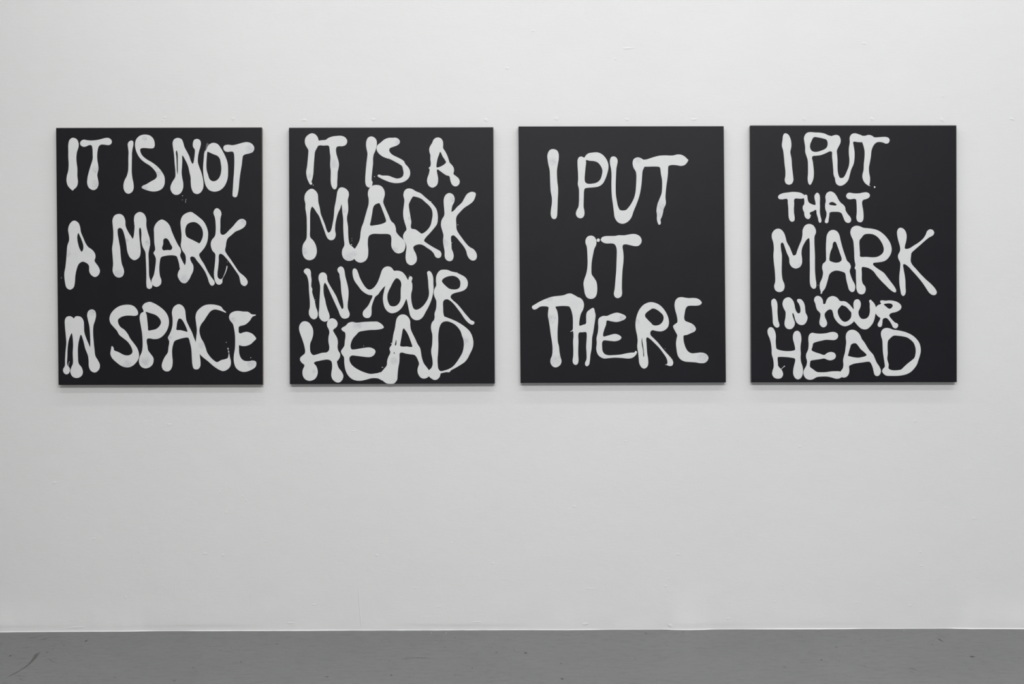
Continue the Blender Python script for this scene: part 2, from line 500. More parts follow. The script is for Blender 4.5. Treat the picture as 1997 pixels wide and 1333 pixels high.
# (letter, word, view, outline, holes...)
IT_IS_NOT = [
    ('I', 'IT', 'A1', [(362,238),(415,262),(443,320),(443,390),(420,460),(408,550),(412,640),(424,740),(424,860),(433,960),(415,1030),(375,1070),(348,1095),(340,1092),(305,1062),(265,1010),(247,940),(252,860),(275,770),(282,660),(276,560),(276,460),(276,350),(292,280),(325,245)]),
    ('T', 'IT', 'A1', [(525,268),(590,278),(650,282),(740,274),(810,258),(880,241),(935,242),(975,272),(984,308),(965,345),(925,358),(870,352),(810,350),(775,375),(756,430),(747,510),(749,600),(762,680),(766,750),(748,840),(758,910),(768,985),(750,1050),(705,1085),(660,1083),(610,1050),(584,985),(588,890),(610,790),(640,690),(672,580),(672,500),(668,410),(652,362),(615,358),(565,380),(520,385),(478,360),(467,325),(485,288)]),
    ('I', 'IS', 'A1', [(1305,282),(1330,298),(1334,350),(1322,410),(1312,480),(1310,560),(1308,680),(1308,800),(1318,890),(1336,980),(1338,1060),(1315,1115),(1260,1147),(1210,1130),(1178,1075),(1173,1000),(1190,930),(1225,860),(1247,780),(1252,680),(1252,560),(1255,470),(1246,390),(1242,340),(1262,300)]),
    ('S', 'IS', 'A1', [(1525,185),(1600,200),(1655,248),(1678,310),(1680,370),(1660,405),(1610,412),(1540,406),(1480,406),(1447,422),(1446,455),(1475,520),(1540,580),(1640,640),(1720,700),(1790,780),(1835,860),(1845,930),(1835,1010),(1795,1070),(1720,1105),(1640,1110),(1570,1095),(1510,1075),(1470,1052),(1470,1030),(1495,1012),(1545,990),(1620,945),(1690,905),(1715,865),(1705,810),(1660,745),(1600,690),(1520,640),(1450,580),(1400,505),(1370,425),(1360,340),(1378,265),(1430,210),(1480,190)]),
    ('N', 'NOT', 'A2', [(232,240),(285,262),(312,320),(330,385),(375,470),(410,540),(435,615),(462,660),(476,645),(488,580),(498,500),(498,430),(470,385),(468,320),(490,270),(538,256),(583,278),(598,325),(588,390),(565,470),(550,560),(550,640),(575,720),(605,800),(628,890),(641,990),(630,1070),(590,1130),(537,1152),(480,1130),(445,1060),(433,970),(430,880),(412,800),(390,700),(350,610),(297,525),(295,620),(290,720),(285,800),(295,890),(312,980),(305,1070),(265,1140),(205,1167),(150,1150),(110,1095),(102,1040),(130,960),(180,875),(182,780),(172,660),(160,500),(145,400),(138,320),(160,265),(195,245)],
     [(203,442),(218,490),(222,570),(222,680),(222,780),(218,832),(208,780),(205,680),(200,560),(192,470)]),
    ('O', 'NOT', 'A2', [(810,320),(870,340),(920,400),(960,470),(995,540),(1025,620),(1038,700),(1040,790),(1035,880),(1010,970),(960,1050),(890,1100),(805,1113),(730,1085),(680,1020),(655,940),(640,850),(633,730),(640,620),(648,530),(652,490),(690,420),(720,360),(760,330)],
     [(705,465),(740,478),(800,505),(870,535),(905,580),(920,650),(930,730),(918,830),(885,900),(830,940),(780,940),(740,910),(715,840),(692,760),(687,680),(692,570),(698,500)]),
    ('T', 'NOT', 'A2', [(1030,350),(1110,358),(1180,345),(1260,322),(1340,308),(1410,325),(1455,370),(1465,420),(1440,470),(1390,492),(1320,508),(1285,530),(1272,590),(1262,680),(1245,780),(1230,880),(1220,980),(1210,1080),(1197,1150),(1180,1195),(1148,1205),(1115,1185),(1112,1140),(1118,1050),(1125,930),(1135,800),(1140,680),(1140,560),(1132,490),(1115,465),(1080,462),(1030,468),(985,452),(962,410),(975,368)]),
    ('A', 'A', 'A3', [(320,280),(370,310),(395,370),(405,435),(435,510),(470,590),(505,640),(560,680),(597,730),(605,780),(592,830),(605,855),(645,910),(666,970),(645,1025),(600,1052),(550,1028),(520,980),(515,900),(495,870),(430,842),(380,870),(352,930),(330,1030),(322,1130),(305,1195),(258,1225),(210,1200),(185,1110),(178,1000),(192,920),(203,820),(212,700),(220,620),(243,550),(240,480),(230,400),(250,330),(285,290)],
     [(370,452),(395,500),(420,560),(437,620),(435,675),(415,705),(390,670),(370,610),(357,540),(357,490)]),
    ('M', 'MARK', 'A3', [(928,188),(980,210),(1010,270),(1017,355),(1050,430),(1095,500),(1113,528),(1125,500),(1135,420),(1138,340),(1130,270),(1145,200),(1205,162),(1265,185),(1298,250),(1300,350),(1320,440),(1345,520),(1353,600),(1340,670),(1330,730),(1332,820),(1335,930),(1340,1040),(1362,1110),(1382,1165),(1372,1200),(1345,1215),(1310,1200),(1300,1150),(1300,1050),(1298,930),(1292,800),(1285,710),(1250,640),(1232,560),(1232,450),(1222,385),(1210,378),(1202,400),(1205,500),(1215,600),(1222,710),(1205,780),(1140,822),(1080,790),(1042,710),(1025,600),(1000,480),(970,400),(940,380),(912,395),(908,450),(925,560),(942,660),(950,760),(965,870),(990,940),(995,990),(975,1040),(925,1060),(875,1040),(840,975),(845,870),(838,760),(832,660),(845,560),(848,440),(840,340),(837,270),(865,210)]),
    ('A', 'MARK', 'A4', [(105,265),(165,290),(215,345),(245,425),(285,520),(330,610),(365,665),(372,710),(360,755),(385,820),(418,885),(440,930),(400,980),(358,940),(345,870),(325,800),(310,768),(250,755),(160,762),(100,782),(84,830),(75,950),(85,1040),(102,1090),(95,1150),(40,1187),(-18,1160),(-33,1100),(-3,1030),(17,930),(27,800),(15,765),(-5,722),(17,680),(7,590),(2,450),(2,380),(37,310)],
     [(158,522),(190,535),(225,595),(252,650),(235,680),(180,682),(130,685),(113,660),(128,600),(132,540)]),
    ('R', 'MARK', 'A4', [(510,162),(560,190),(620,235),(675,285),(715,350),(740,430),(742,490),(730,570),(700,640),(655,700),(620,745),(640,800),(690,880),(735,970),(780,1045),(825,1105),(832,1140),(810,1168),(780,1165),(755,1125),(735,1060),(700,980),(640,890),(590,830),(555,782),(515,772),(497,790),(510,840),(538,890),(540,960),(510,1030),(480,1090),(435,1135),(385,1130),(345,1085),(325,1030),(340,970),(375,920),(425,885),(437,830),(430,750),(390,690),(368,620),(375,560),(378,470),(368,370),(365,290),(390,220),(440,180)],
     [(545,300),(600,320),(645,365),(668,420),(670,490),(650,550),(622,590),(590,575),(530,545),(450,500),(432,450),(435,380),(465,325)]),
    ('K', 'MARK', 'A4', [(862,110),(905,135),(925,185),(912,250),(910,350),(915,460),(945,475),(980,460),(1030,410),(1080,360),(1130,300),(1170,265),(1220,258),(1258,285),(1262,325),(1235,370),(1180,405),(1120,430),(1060,480),(1010,525),(993,570),(985,630),(975,690),(1000,740),(1050,810),(1110,900),(1170,985),(1230,1035),(1270,1080),(1284,1125),(1265,1165),(1235,1175),(1195,1150),(1178,1095),(1165,1040),(1120,970),(1050,870),(990,795),(940,745),(905,735),(890,755),(888,830),(880,920),(870,1010),(878,1060),(910,1082),(935,1070),(960,1020),(985,950),(998,898),(1006,902),(992,970),(965,1030),(940,1080),(935,1130),(895,1158),(855,1140),(832,1090),(822,1000),(832,900),(840,800),(838,735),(800,690),(778,610),(790,550),(835,490),(845,430),(845,330),(835,240),(815,175),(830,130)]),
    ('I', 'IN', 'A5', [(245,253),(280,262),(310,290),(330,340),(320,420),(290,470),(270,500),(240,580),(225,680),(220,800),(220,920),(250,960),(255,1000),(235,1040),(205,1050),(172,1030),(160,985),(185,930),(188,850),(195,730),(205,620),(198,520),(187,400),(185,310),(205,268)]),
    ('N', 'IN', 'A5', [(360,253),(410,268),(442,320),(448,400),(452,470),(480,560),(510,630),(530,675),(533,600),(528,480),(520,390),(500,300),(490,235),(510,180),(560,160),(600,185),(612,240),(600,310),(578,380),(572,480),(580,600),(590,700),(605,800),(640,860),(665,920),(655,980),(600,1025),(545,1005),(515,950),(510,860),(500,790),(465,700),(435,580),(405,508),(380,580),(365,680),(365,800),(375,900),(415,955),(433,1020),(410,1075),(350,1100),(290,1080),(260,1015),(275,950),(295,900),(293,760),(298,640),(285,500),(262,440),(258,360),(285,300),(310,285),(325,262)]),
    ('S', 'SPACE', 'A5', [(1060,97),(1125,115),(1170,160),(1187,200),(1182,235),(1145,250),(1090,247),(1020,248),(960,265),(915,300),(915,345),(945,400),(1000,440),(1045,495),(1080,560),(1130,625),(1175,690),(1198,760),(1195,830),(1150,900),(1090,945),(1030,955),(960,935),(890,885),(830,825),(808,770),(815,715),(828,662),(845,675),(855,695),(858,718),(920,745),(1000,785),(1060,788),(1100,765),(1110,730),(1085,660),(1040,600),(985,555),(930,510),(895,450),(850,400),(810,350),(795,290),(815,220),(870,155),(950,110)]),
    ('P', 'SPACE', 'A5', [(1350,58),(1400,75),(1463,110),(1523,155),(1573,210),(1603,275),(1610,340),(1598,410),(1563,480),(1513,535),(1463,562),(1403,568),(1340,558),(1312,565),(1305,600),(1315,660),(1325,720),(1360,770),(1395,820),(1400,860),(1385,915),(1340,955),(1285,968),(1230,945),(1200,890),(1205,820),(1235,750),(1248,680),(1248,580),(1240,480),(1220,360),(1208,270),(1225,215),(1262,190),(1255,165),(1243,125),(1275,80),(1310,65)],
     [(1290,197),(1350,212),(1430,240),(1480,285),(1500,340),(1475,395),(1430,430),(1370,445),(1328,448),(1322,400),(1312,300),(1303,230)]),
    ('A', 'SPACE', 'A6', [(335,90),(390,110),(425,165),(435,235),(445,310),(480,390),(520,470),(550,550),(575,610),(600,650),(620,720),(630,800),(638,870),(635,940),(610,975),(578,983),(545,970),(528,920),(520,830),(512,700),(495,620),(470,550),(420,550),(340,570),(285,595),(262,650),(250,720),(252,800),(258,880),(245,960),(215,1000),(175,1010),(130,990),(108,940),(118,880),(150,810),(190,750),(200,680),(210,600),(192,548),(215,500),(240,440),(255,370),(255,280),(247,200),(270,130)],
     [(345,287),(380,298),(420,360),(450,430),(458,468),(420,458),(365,445),(310,440),(312,400),(322,330)]),
    ('C', 'SPACE', 'A6', [(760,93),(850,100),(920,125),(950,165),(985,195),(988,208),(940,190),(880,170),(830,163),(780,185),(735,240),(690,310),(645,370),(625,430),(628,490),(650,560),(685,620),(710,690),(730,750),(780,820),(830,865),(865,882),(920,855),(985,838),(1010,825),(1020,790),(1027,752),(1040,810),(1055,880),(1045,940),(1005,985),(950,1005),(900,990),(820,940),(740,870),(670,815),(630,775),(595,700),(575,620),(580,540),(588,450),(578,350),(570,260),(590,190),(650,130),(700,103)]),
    ('E', 'SPACE', 'A6', [(1150,182),(1220,190),(1290,195),(1340,228),(1395,234),(1395,242),(1350,262),(1310,320),(1250,370),(1165,398),(1160,430),(1165,480),(1185,490),(1220,477),(1270,468),(1330,485),(1370,515),(1400,562),(1370,595),(1320,640),(1250,663),(1195,660),(1168,652),(1165,700),(1170,770),(1195,830),(1235,862),(1300,868),(1350,860),(1390,870),(1402,890),(1392,945),(1340,985),(1240,1017),(1170,1000),(1120,955),(1095,880),(1093,800),(1108,700),(1112,580),(1108,500),(1092,400),(1080,360),(1040,310),(1028,265),(1045,220),(1095,190)]),
]
IT_IS_A = [
    ('I', 'IT', 'B1', [(285,97),(350,120),(395,175),(418,240),(440,245),(450,330),(410,340),(375,395),(345,455),(332,560),(322,680),(315,800),(308,900),(290,990),(275,1045),(290,1080),(270,1100),(245,1092),(220,1050),(190,980),(175,910),(170,850),(188,740),(200,620),(210,500),(212,425),(195,390),(155,320),(143,250),(160,180),(220,120)]),
    ('T', 'IT', 'B1', [(415,245),(480,232),(550,225),(600,190),(680,160),(760,150),(850,147),(920,170),(965,225),(968,275),(940,325),(880,350),(800,352),(765,368),(752,410),(758,490),(780,570),(800,640),(810,710),(800,780),(785,850),(780,950),(775,1050),(772,1130),(750,1178),(720,1190),(690,1170),(660,1110),(648,1030),(648,920),(648,820),(638,740),(638,660),(642,560),(630,460),(622,380),(610,345),(580,335),(500,338),(440,330),(400,320),(400,270)]),
    ('I', 'IS', 'B2', [(140,158),(200,180),(240,230),(250,290),(240,370),(215,450),(188,510),(175,590),(175,680),(165,780),(155,880),(148,970),(150,1020),(165,1040),(160,1100),(140,1145),(100,1155),(55,1135),(28,1080),(22,1000),(28,880),(38,760),(48,660),(60,570),(65,490),(50,410),(38,330),(45,250),(75,185)]),
    ('S', 'IS', 'B2', [(480,187),(560,185),(610,182),(665,205),(697,250),(690,295),(650,330),(590,355),(530,375),(500,395),(490,430),(510,475),(560,520),(640,560),(720,600),(780,645),(800,690),(845,740),(885,800),(898,870),(885,940),(840,1000),(770,1045),(690,1065),(600,1068),(500,1048),(400,1010),(310,965),(265,935),(268,908),(300,902),(345,918),(420,920),(480,925),(560,955),(640,978),(710,965),(755,930),(768,870),(755,790),(740,740),(690,700),(600,650),(500,600),(430,580),(360,550),(300,505),(255,445),(243,385),(260,330),(320,280),(400,215)]),
    ('A', 'A', 'B2', [(1440,178),(1500,200),(1535,255),(1540,330),(1540,385),(1580,450),(1620,530),(1645,600),(1668,670),(1715,720),(1745,770),(1752,830),(1742,890),(1790,930),(1840,975),(1863,1030),(1850,1090),(1810,1125),(1770,1132),(1720,1105),(1690,1050),(1675,990),(1660,935),(1600,915),(1530,870),(1470,825),(1430,800),(1418,820),(1425,880),(1440,960),(1440,1040),(1415,1110),(1335,1157),(1265,1125),(1228,1050),(1232,970),(1260,890),(1275,800),(1258,772),(1290,740),(1298,680),(1290,600),(1290,520),(1272,460),(1270,390),(1300,325),(1325,285),(1350,225),(1390,190)],
     [(1480,460),(1495,475),(1530,550),(1570,610),(1595,662),(1570,695),(1510,735),(1450,758),(1415,762),(1410,720),(1420,650),(1435,580),(1458,520)]),
    ('M', 'MARK', 'B3', [(298,140),(350,165),(388,220),(395,290),(400,350),(420,430),(435,520),(465,600),(500,690),(530,780),(550,810),(580,795),(600,750),(615,680),(630,600),(640,500),(645,430),(665,330),(678,250),(690,180),(720,130),(760,118),(820,140),(860,190),(865,240),(850,310),(855,400),(855,480),(838,570),(838,620),(852,720),(855,820),(862,920),(880,990),(925,1030),(955,1062),(975,1120),(945,1215),(905,1238),(840,1240),(785,1205),(760,1140),(765,1070),(795,1005),(788,900),(780,760),(778,600),(765,500),(752,380),(735,440),(705,500),(680,580),(660,680),(655,770),(665,850),(640,910),(590,928),(545,905),(515,850),(490,780),(450,670),(410,560),(370,500),(330,440),(305,415),(288,440),(275,500),(272,620),(272,760),(275,880),(320,930),(355,990),(375,1070),(370,1140),(335,1205),(268,1233),(205,1215),(165,1160),(152,1080),(165,990),(215,905),(222,800),(222,680),(218,560),(200,440),(200,370),(185,300),(195,225),(240,165)]),
    ('A', 'MARK', 'B3', [(1290,82),(1360,100),(1405,160),(1415,230),(1395,310),(1392,350),(1430,450),(1475,550),(1510,630),(1560,680),(1583,740),(1590,800),(1640,865),(1700,920),(1728,975),(1730,1030),(1700,1100),(1630,1130),(1570,1110),(1525,1050),(1513,1000),(1515,900),(1500,850),(1470,835),(1350,832),(1230,832),(1180,855),(1162,890),(1155,980),(1162,1080),(1155,1180),(1120,1240),(1050,1270),(990,1255),(950,1215),(920,1160),(920,1090),(955,1058),(1005,980),(1035,900),(1045,800),(1060,730),(1090,650),(1115,560),(1140,470),(1165,380),(1168,300),(1155,220),(1170,150),(1220,95)],
     [(1300,368),(1330,362),(1350,395),(1380,470),(1410,550),(1433,640),(1400,665),(1340,685),(1260,698),(1210,705),(1190,695),(1200,640),(1220,530),(1240,420),(1265,385)]),
    ('R', 'MARK', 'B4', [(450,135),(500,145),(560,180),(630,210),(700,270),(770,330),(820,380),(870,450),(890,530),(893,600),(880,680),(830,750),(770,820),(710,885),(683,935),(730,975),(800,1020),(880,1065),(930,1095),(948,1140),(935,1185),(895,1200),(855,1180),(830,1130),(790,1085),(730,1045),(670,1005),(615,990),(550,1005),(520,1030),(525,1070),(555,1130),(573,1210),(555,1270),(490,1310),(425,1280),(400,1210),(403,1120),(412,1030),(400,975),(370,920),(360,860),(380,810),(412,765),(405,720),(380,640),(365,570),(362,490),(372,400),(380,310),(365,240),(380,175),(415,143)],
     [(515,260),(570,268),(640,295),(700,345),(760,400),(800,460),(812,540),(800,620),(780,700),(740,760),(690,805),(645,825),(600,795),(550,762),(490,748),(480,720),(487,650),(480,600),(468,530),(455,450),(450,380),(470,330),(495,285)]),
    ('K', 'MARK', 'B4', [(1068,205),(1125,230),(1150,290),(1140,350),(1115,400),(1105,450),(1103,492),(1135,475),(1185,420),(1260,350),(1300,280),(1340,220),(1400,188),(1440,190),(1472,210),(1460,280),(1430,335),(1370,385),(1300,430),(1230,500),(1185,555),(1172,600),(1175,680),(1180,760),(1210,820),(1260,890),(1320,970),(1380,1030),(1440,1065),(1480,1120),(1490,1180),(1470,1225),(1420,1238),(1370,1205),(1340,1150),(1325,1090),(1290,1025),(1230,950),(1170,880),(1130,852),(1098,868),(1095,930),(1102,1000),(1105,1060),(1125,1110),(1135,1170),(1115,1230),(1070,1248),(1020,1225),(998,1180),(995,1090),(980,1010),(972,930),(978,850),(960,780),(940,700),(950,620),(990,545),(990,460),(982,360),(985,290),(1015,230)]),
    ('I', 'IN', 'B5', [(185,130),(235,145),(260,190),(265,270),(275,350),(270,440),(272,490),(290,530),(288,590),(305,660),(330,740),(345,800),(360,880),(385,950),(398,1020),(380,1090),(325,1123),(270,1100),(230,1040),(222,970),(240,890),(242,790),(235,680),(225,560),(220,440),(205,340),(175,260),(140,225),(122,185),(145,145)]),
    ('N', 'IN', 'B5', [(495,208),(545,225),(575,275),(580,340),(600,400),(650,490),(710,590),(760,680),(800,780),(840,870),(870,920),(892,905),(895,850),(880,740),(858,620),(848,500),(840,390),(822,290),(815,235),(785,190),(780,145),(810,105),(848,92),(890,115),(915,170),(930,270),(955,370),(980,470),(995,570),(992,700),(980,810),(982,910),(1005,970),(1018,1020),(1000,1080),(930,1110),(870,1095),(830,1040),(800,960),(755,860),(700,740),(650,630),(600,520),(560,440),(535,412),(515,450),(508,530),(515,640),(540,740),(560,840),(590,940),(620,1020),(628,1080),(605,1135),(545,1168),(480,1150),(430,1095),(415,1020),(425,900),(430,760),(438,620),(442,480),(430,410),(410,330),(420,260),(450,222)]),
    ('Y', 'YOUR', 'B5', [(1115,130),(1155,155),(1180,210),(1215,310),(1260,400),(1320,490),(1380,540),(1430,540),(1490,500),(1550,420),(1590,330),(1620,240),(1655,150),(1710,102),(1775,92),(1830,115),(1880,175),(1900,185),(1890,330),(1830,420),(1720,470),(1680,500),(1620,570),(1570,640),(1520,680),(1490,740),(1465,810),(1445,890),(1445,980),(1435,1050),(1400,1090),(1340,1097),(1290,1070),(1270,1015),(1285,960),(1330,910),(1380,850),(1420,770),(1460,660),(1400,650),(1330,620),(1250,560),(1180,470),(1110,370),(1080,280),(1072,190),(1085,145)]),
    ('O', 'YOUR', 'B6', [(280,185),(370,177),(440,200),(500,260),(555,355),(590,420),(600,560),(560,660),(522,725),(490,800),(440,890),(370,960),(300,995),(230,1003),(160,970),(105,900),(75,800),(68,690),(90,570),(115,475),(160,400),(200,330),(230,250)],
     [(325,325),(370,335),(410,380),(425,440),(415,530),(413,640),(410,730),(385,800),(330,855),(270,870),(210,855),(175,800),(155,720),(158,640),(180,570),(220,490),(265,400)]),
    ('U', 'YOUR', 'B6', [(605,282),(640,310),(635,350),(625,385),(638,430),(638,540),(620,620),(618,720),(635,830),(665,910),(705,935),(770,920),(850,860),(910,780),(950,700),(965,610),(955,500),(948,380),(935,270),(928,205),(960,180),(995,195),(1030,250),(1048,320),(1050,430),(1055,530),(1040,640),(1010,750),(960,870),(900,980),(850,1070),(790,1125),(720,1140),(650,1115),(600,1050),(575,950),(555,850),(535,760),(522,725),(500,640),(510,480),(545,360),(565,345),(570,310)]),
    ('R', 'YOUR', 'B6', [(1260,155),(1330,162),(1400,190),(1500,213),(1580,250),(1660,295),(1705,350),(1722,420),(1705,500),(1650,555),(1570,585),(1470,610),(1410,640),(1385,690),(1430,750),(1510,820),(1590,910),(1660,1000),(1730,1080),(1780,1135),(1840,1165),(1850,1190),(1830,1222),(1790,1225),(1730,1190),(1660,1115),(1590,1010),(1530,930),(1460,840),(1390,770),(1320,732),(1260,750),(1240,790),(1240,900),(1245,1000),(1260,1070),(1250,1110),(1170,1130),(1090,1110),(1075,1070),(1075,1000),(1098,930),(1108,850),(1105,760),(1075,690),(1058,620),(1068,540),(1105,460),(1100,380),(1105,290),(1140,210),(1190,165)],
     [(1400,277),(1470,285),(1530,320),(1570,380),(1575,440),(1560,500),(1510,535),(1430,540),(1360,525),(1300,480),(1240,420),(1217,380),(1235,340),(1300,300)]),
    ('H', 'HEAD', 'B7', [(200,90),(270,115),(330,190),(355,260),(355,360),(330,450),(302,520),(295,610),(310,700),(355,748),(430,735),(530,705),(620,695),(660,660),(670,590),(655,500),(655,400),(672,310),(660,250),(630,190),(625,130),(660,60),(725,32),(800,65),(833,130),(815,200),(760,245),(745,265),(780,340),(820,410),(838,490),(832,600),(850,670),(880,720),(880,780),(850,840),(822,870),(830,930),(855,1000),(910,1070),(945,1150),(925,1230),(870,1280),(810,1280),(740,1230),(710,1160),(712,1080),(725,1000),(720,900),(700,860),(640,838),(560,845),(460,865),(400,880),(372,905),(415,960),(445,1050),(440,1130),(390,1215),(285,1252),(200,1220),(155,1150),(150,1050),(185,945),(140,905),(102,850),(105,800),(150,755),(190,720),(200,670),(185,580),(150,460),(110,350),(82,250),(90,170),(140,105)]),
    ('E', 'HEAD', 'B7', [(1115,103),(1200,118),(1300,108),(1420,100),(1540,97),(1610,100),(1680,140),(1720,180),(1732,215),(1690,240),(1580,258),(1460,262),(1340,278),(1250,300),(1200,350),(1130,430),(1095,510),(1085,580),(1105,635),(1150,640),(1250,625),(1350,608),(1440,600),(1510,615),(1560,650),(1570,690),(1540,750),(1480,785),(1420,790),(1320,780),(1200,765),(1110,760),(1070,790),(1065,850),(1095,920),(1160,985),(1260,1045),(1370,1090),(1470,1115),(1570,1105),(1670,1085),(1740,1020),(1800,1000),(1900,1150),(1860,1230),(1720,1250),(1620,1205),(1500,1200),(1400,1225),(1280,1250),(1170,1240),(1090,1200),(1020,1120),(980,1020),(962,900),(955,790),(915,730),(898,670),(930,620),(962,570),(972,480),(985,390),(975,310),(930,280),(905,240),(930,210),(985,180),(1040,125)]),
    ('A', 'HEAD', 'B8', [(455,-43),(520,-25),(575,30),(598,90),(600,170),(612,250),(650,340),(700,440),(740,530),(790,610),(808,690),(820,770),(840,850),(870,920),(920,985),(965,1045),(985,1080),(985,1140),(960,1165),(920,1195),(860,1208),(800,1185),(755,1120),(740,1050),(752,980),(770,920),(750,850),(715,780),(680,748),(600,735),(510,720),(430,700),(395,720),(392,800),(385,900),(368,990),(358,1080),(352,1160),(345,1230),(310,1280),(280,1304),(150,1304),(100,1278),(40,1230),(-20,1205),(-20,1095),(40,1080),(90,1015),(140,950),(150,860),(175,780),(210,700),(195,620),(240,540),(255,450),(275,330),(300,230),(318,110),(340,30),(390,-25)],
     [(472,230),(500,260),(535,310),(570,380),(600,460),(625,530),(638,585),(610,592),(530,582),(450,585),(405,570),(408,520),(425,420),(440,330),(455,255)],
     [(325,450),(330,500),(325,550),(310,565),(302,550),(312,500)],
     [(285,695),(297,708),(288,722),(275,708)]),
    ('D', 'HEAD', 'B8', [(1080,0),(1170,-60),(1260,-5),(1350,30),(1470,80),(1580,140),(1680,210),(1760,290),(1805,380),(1828,480),(1825,570),(1800,650),(1760,730),(1720,810),(1660,885),(1580,940),(1480,1000),(1390,1050),(1365,1082),(1300,1082),(1240,1095),(1195,1108),(1175,1170),(1130,1220),(1075,1235),(1010,1205),(965,1165),(945,1110),(965,1045),(1010,1000),(1035,930),(1030,830),(1010,720),(1008,650),(1025,550),(1030,450),(1028,350),(1010,270),(1003,200),(1020,120),(1065,60)],
     [(1300,92),(1370,105),(1460,150),(1530,215),(1580,290),(1605,370),(1630,440),(1642,520),(1635,620),(1610,710),(1560,800),(1500,890),(1430,970),(1350,1020),(1260,1050),(1190,1060),(1150,1020),(1135,930),(1132,820),(1142,700),(1148,560),(1145,400),(1155,280),(1180,180),(1225,115)]),
]
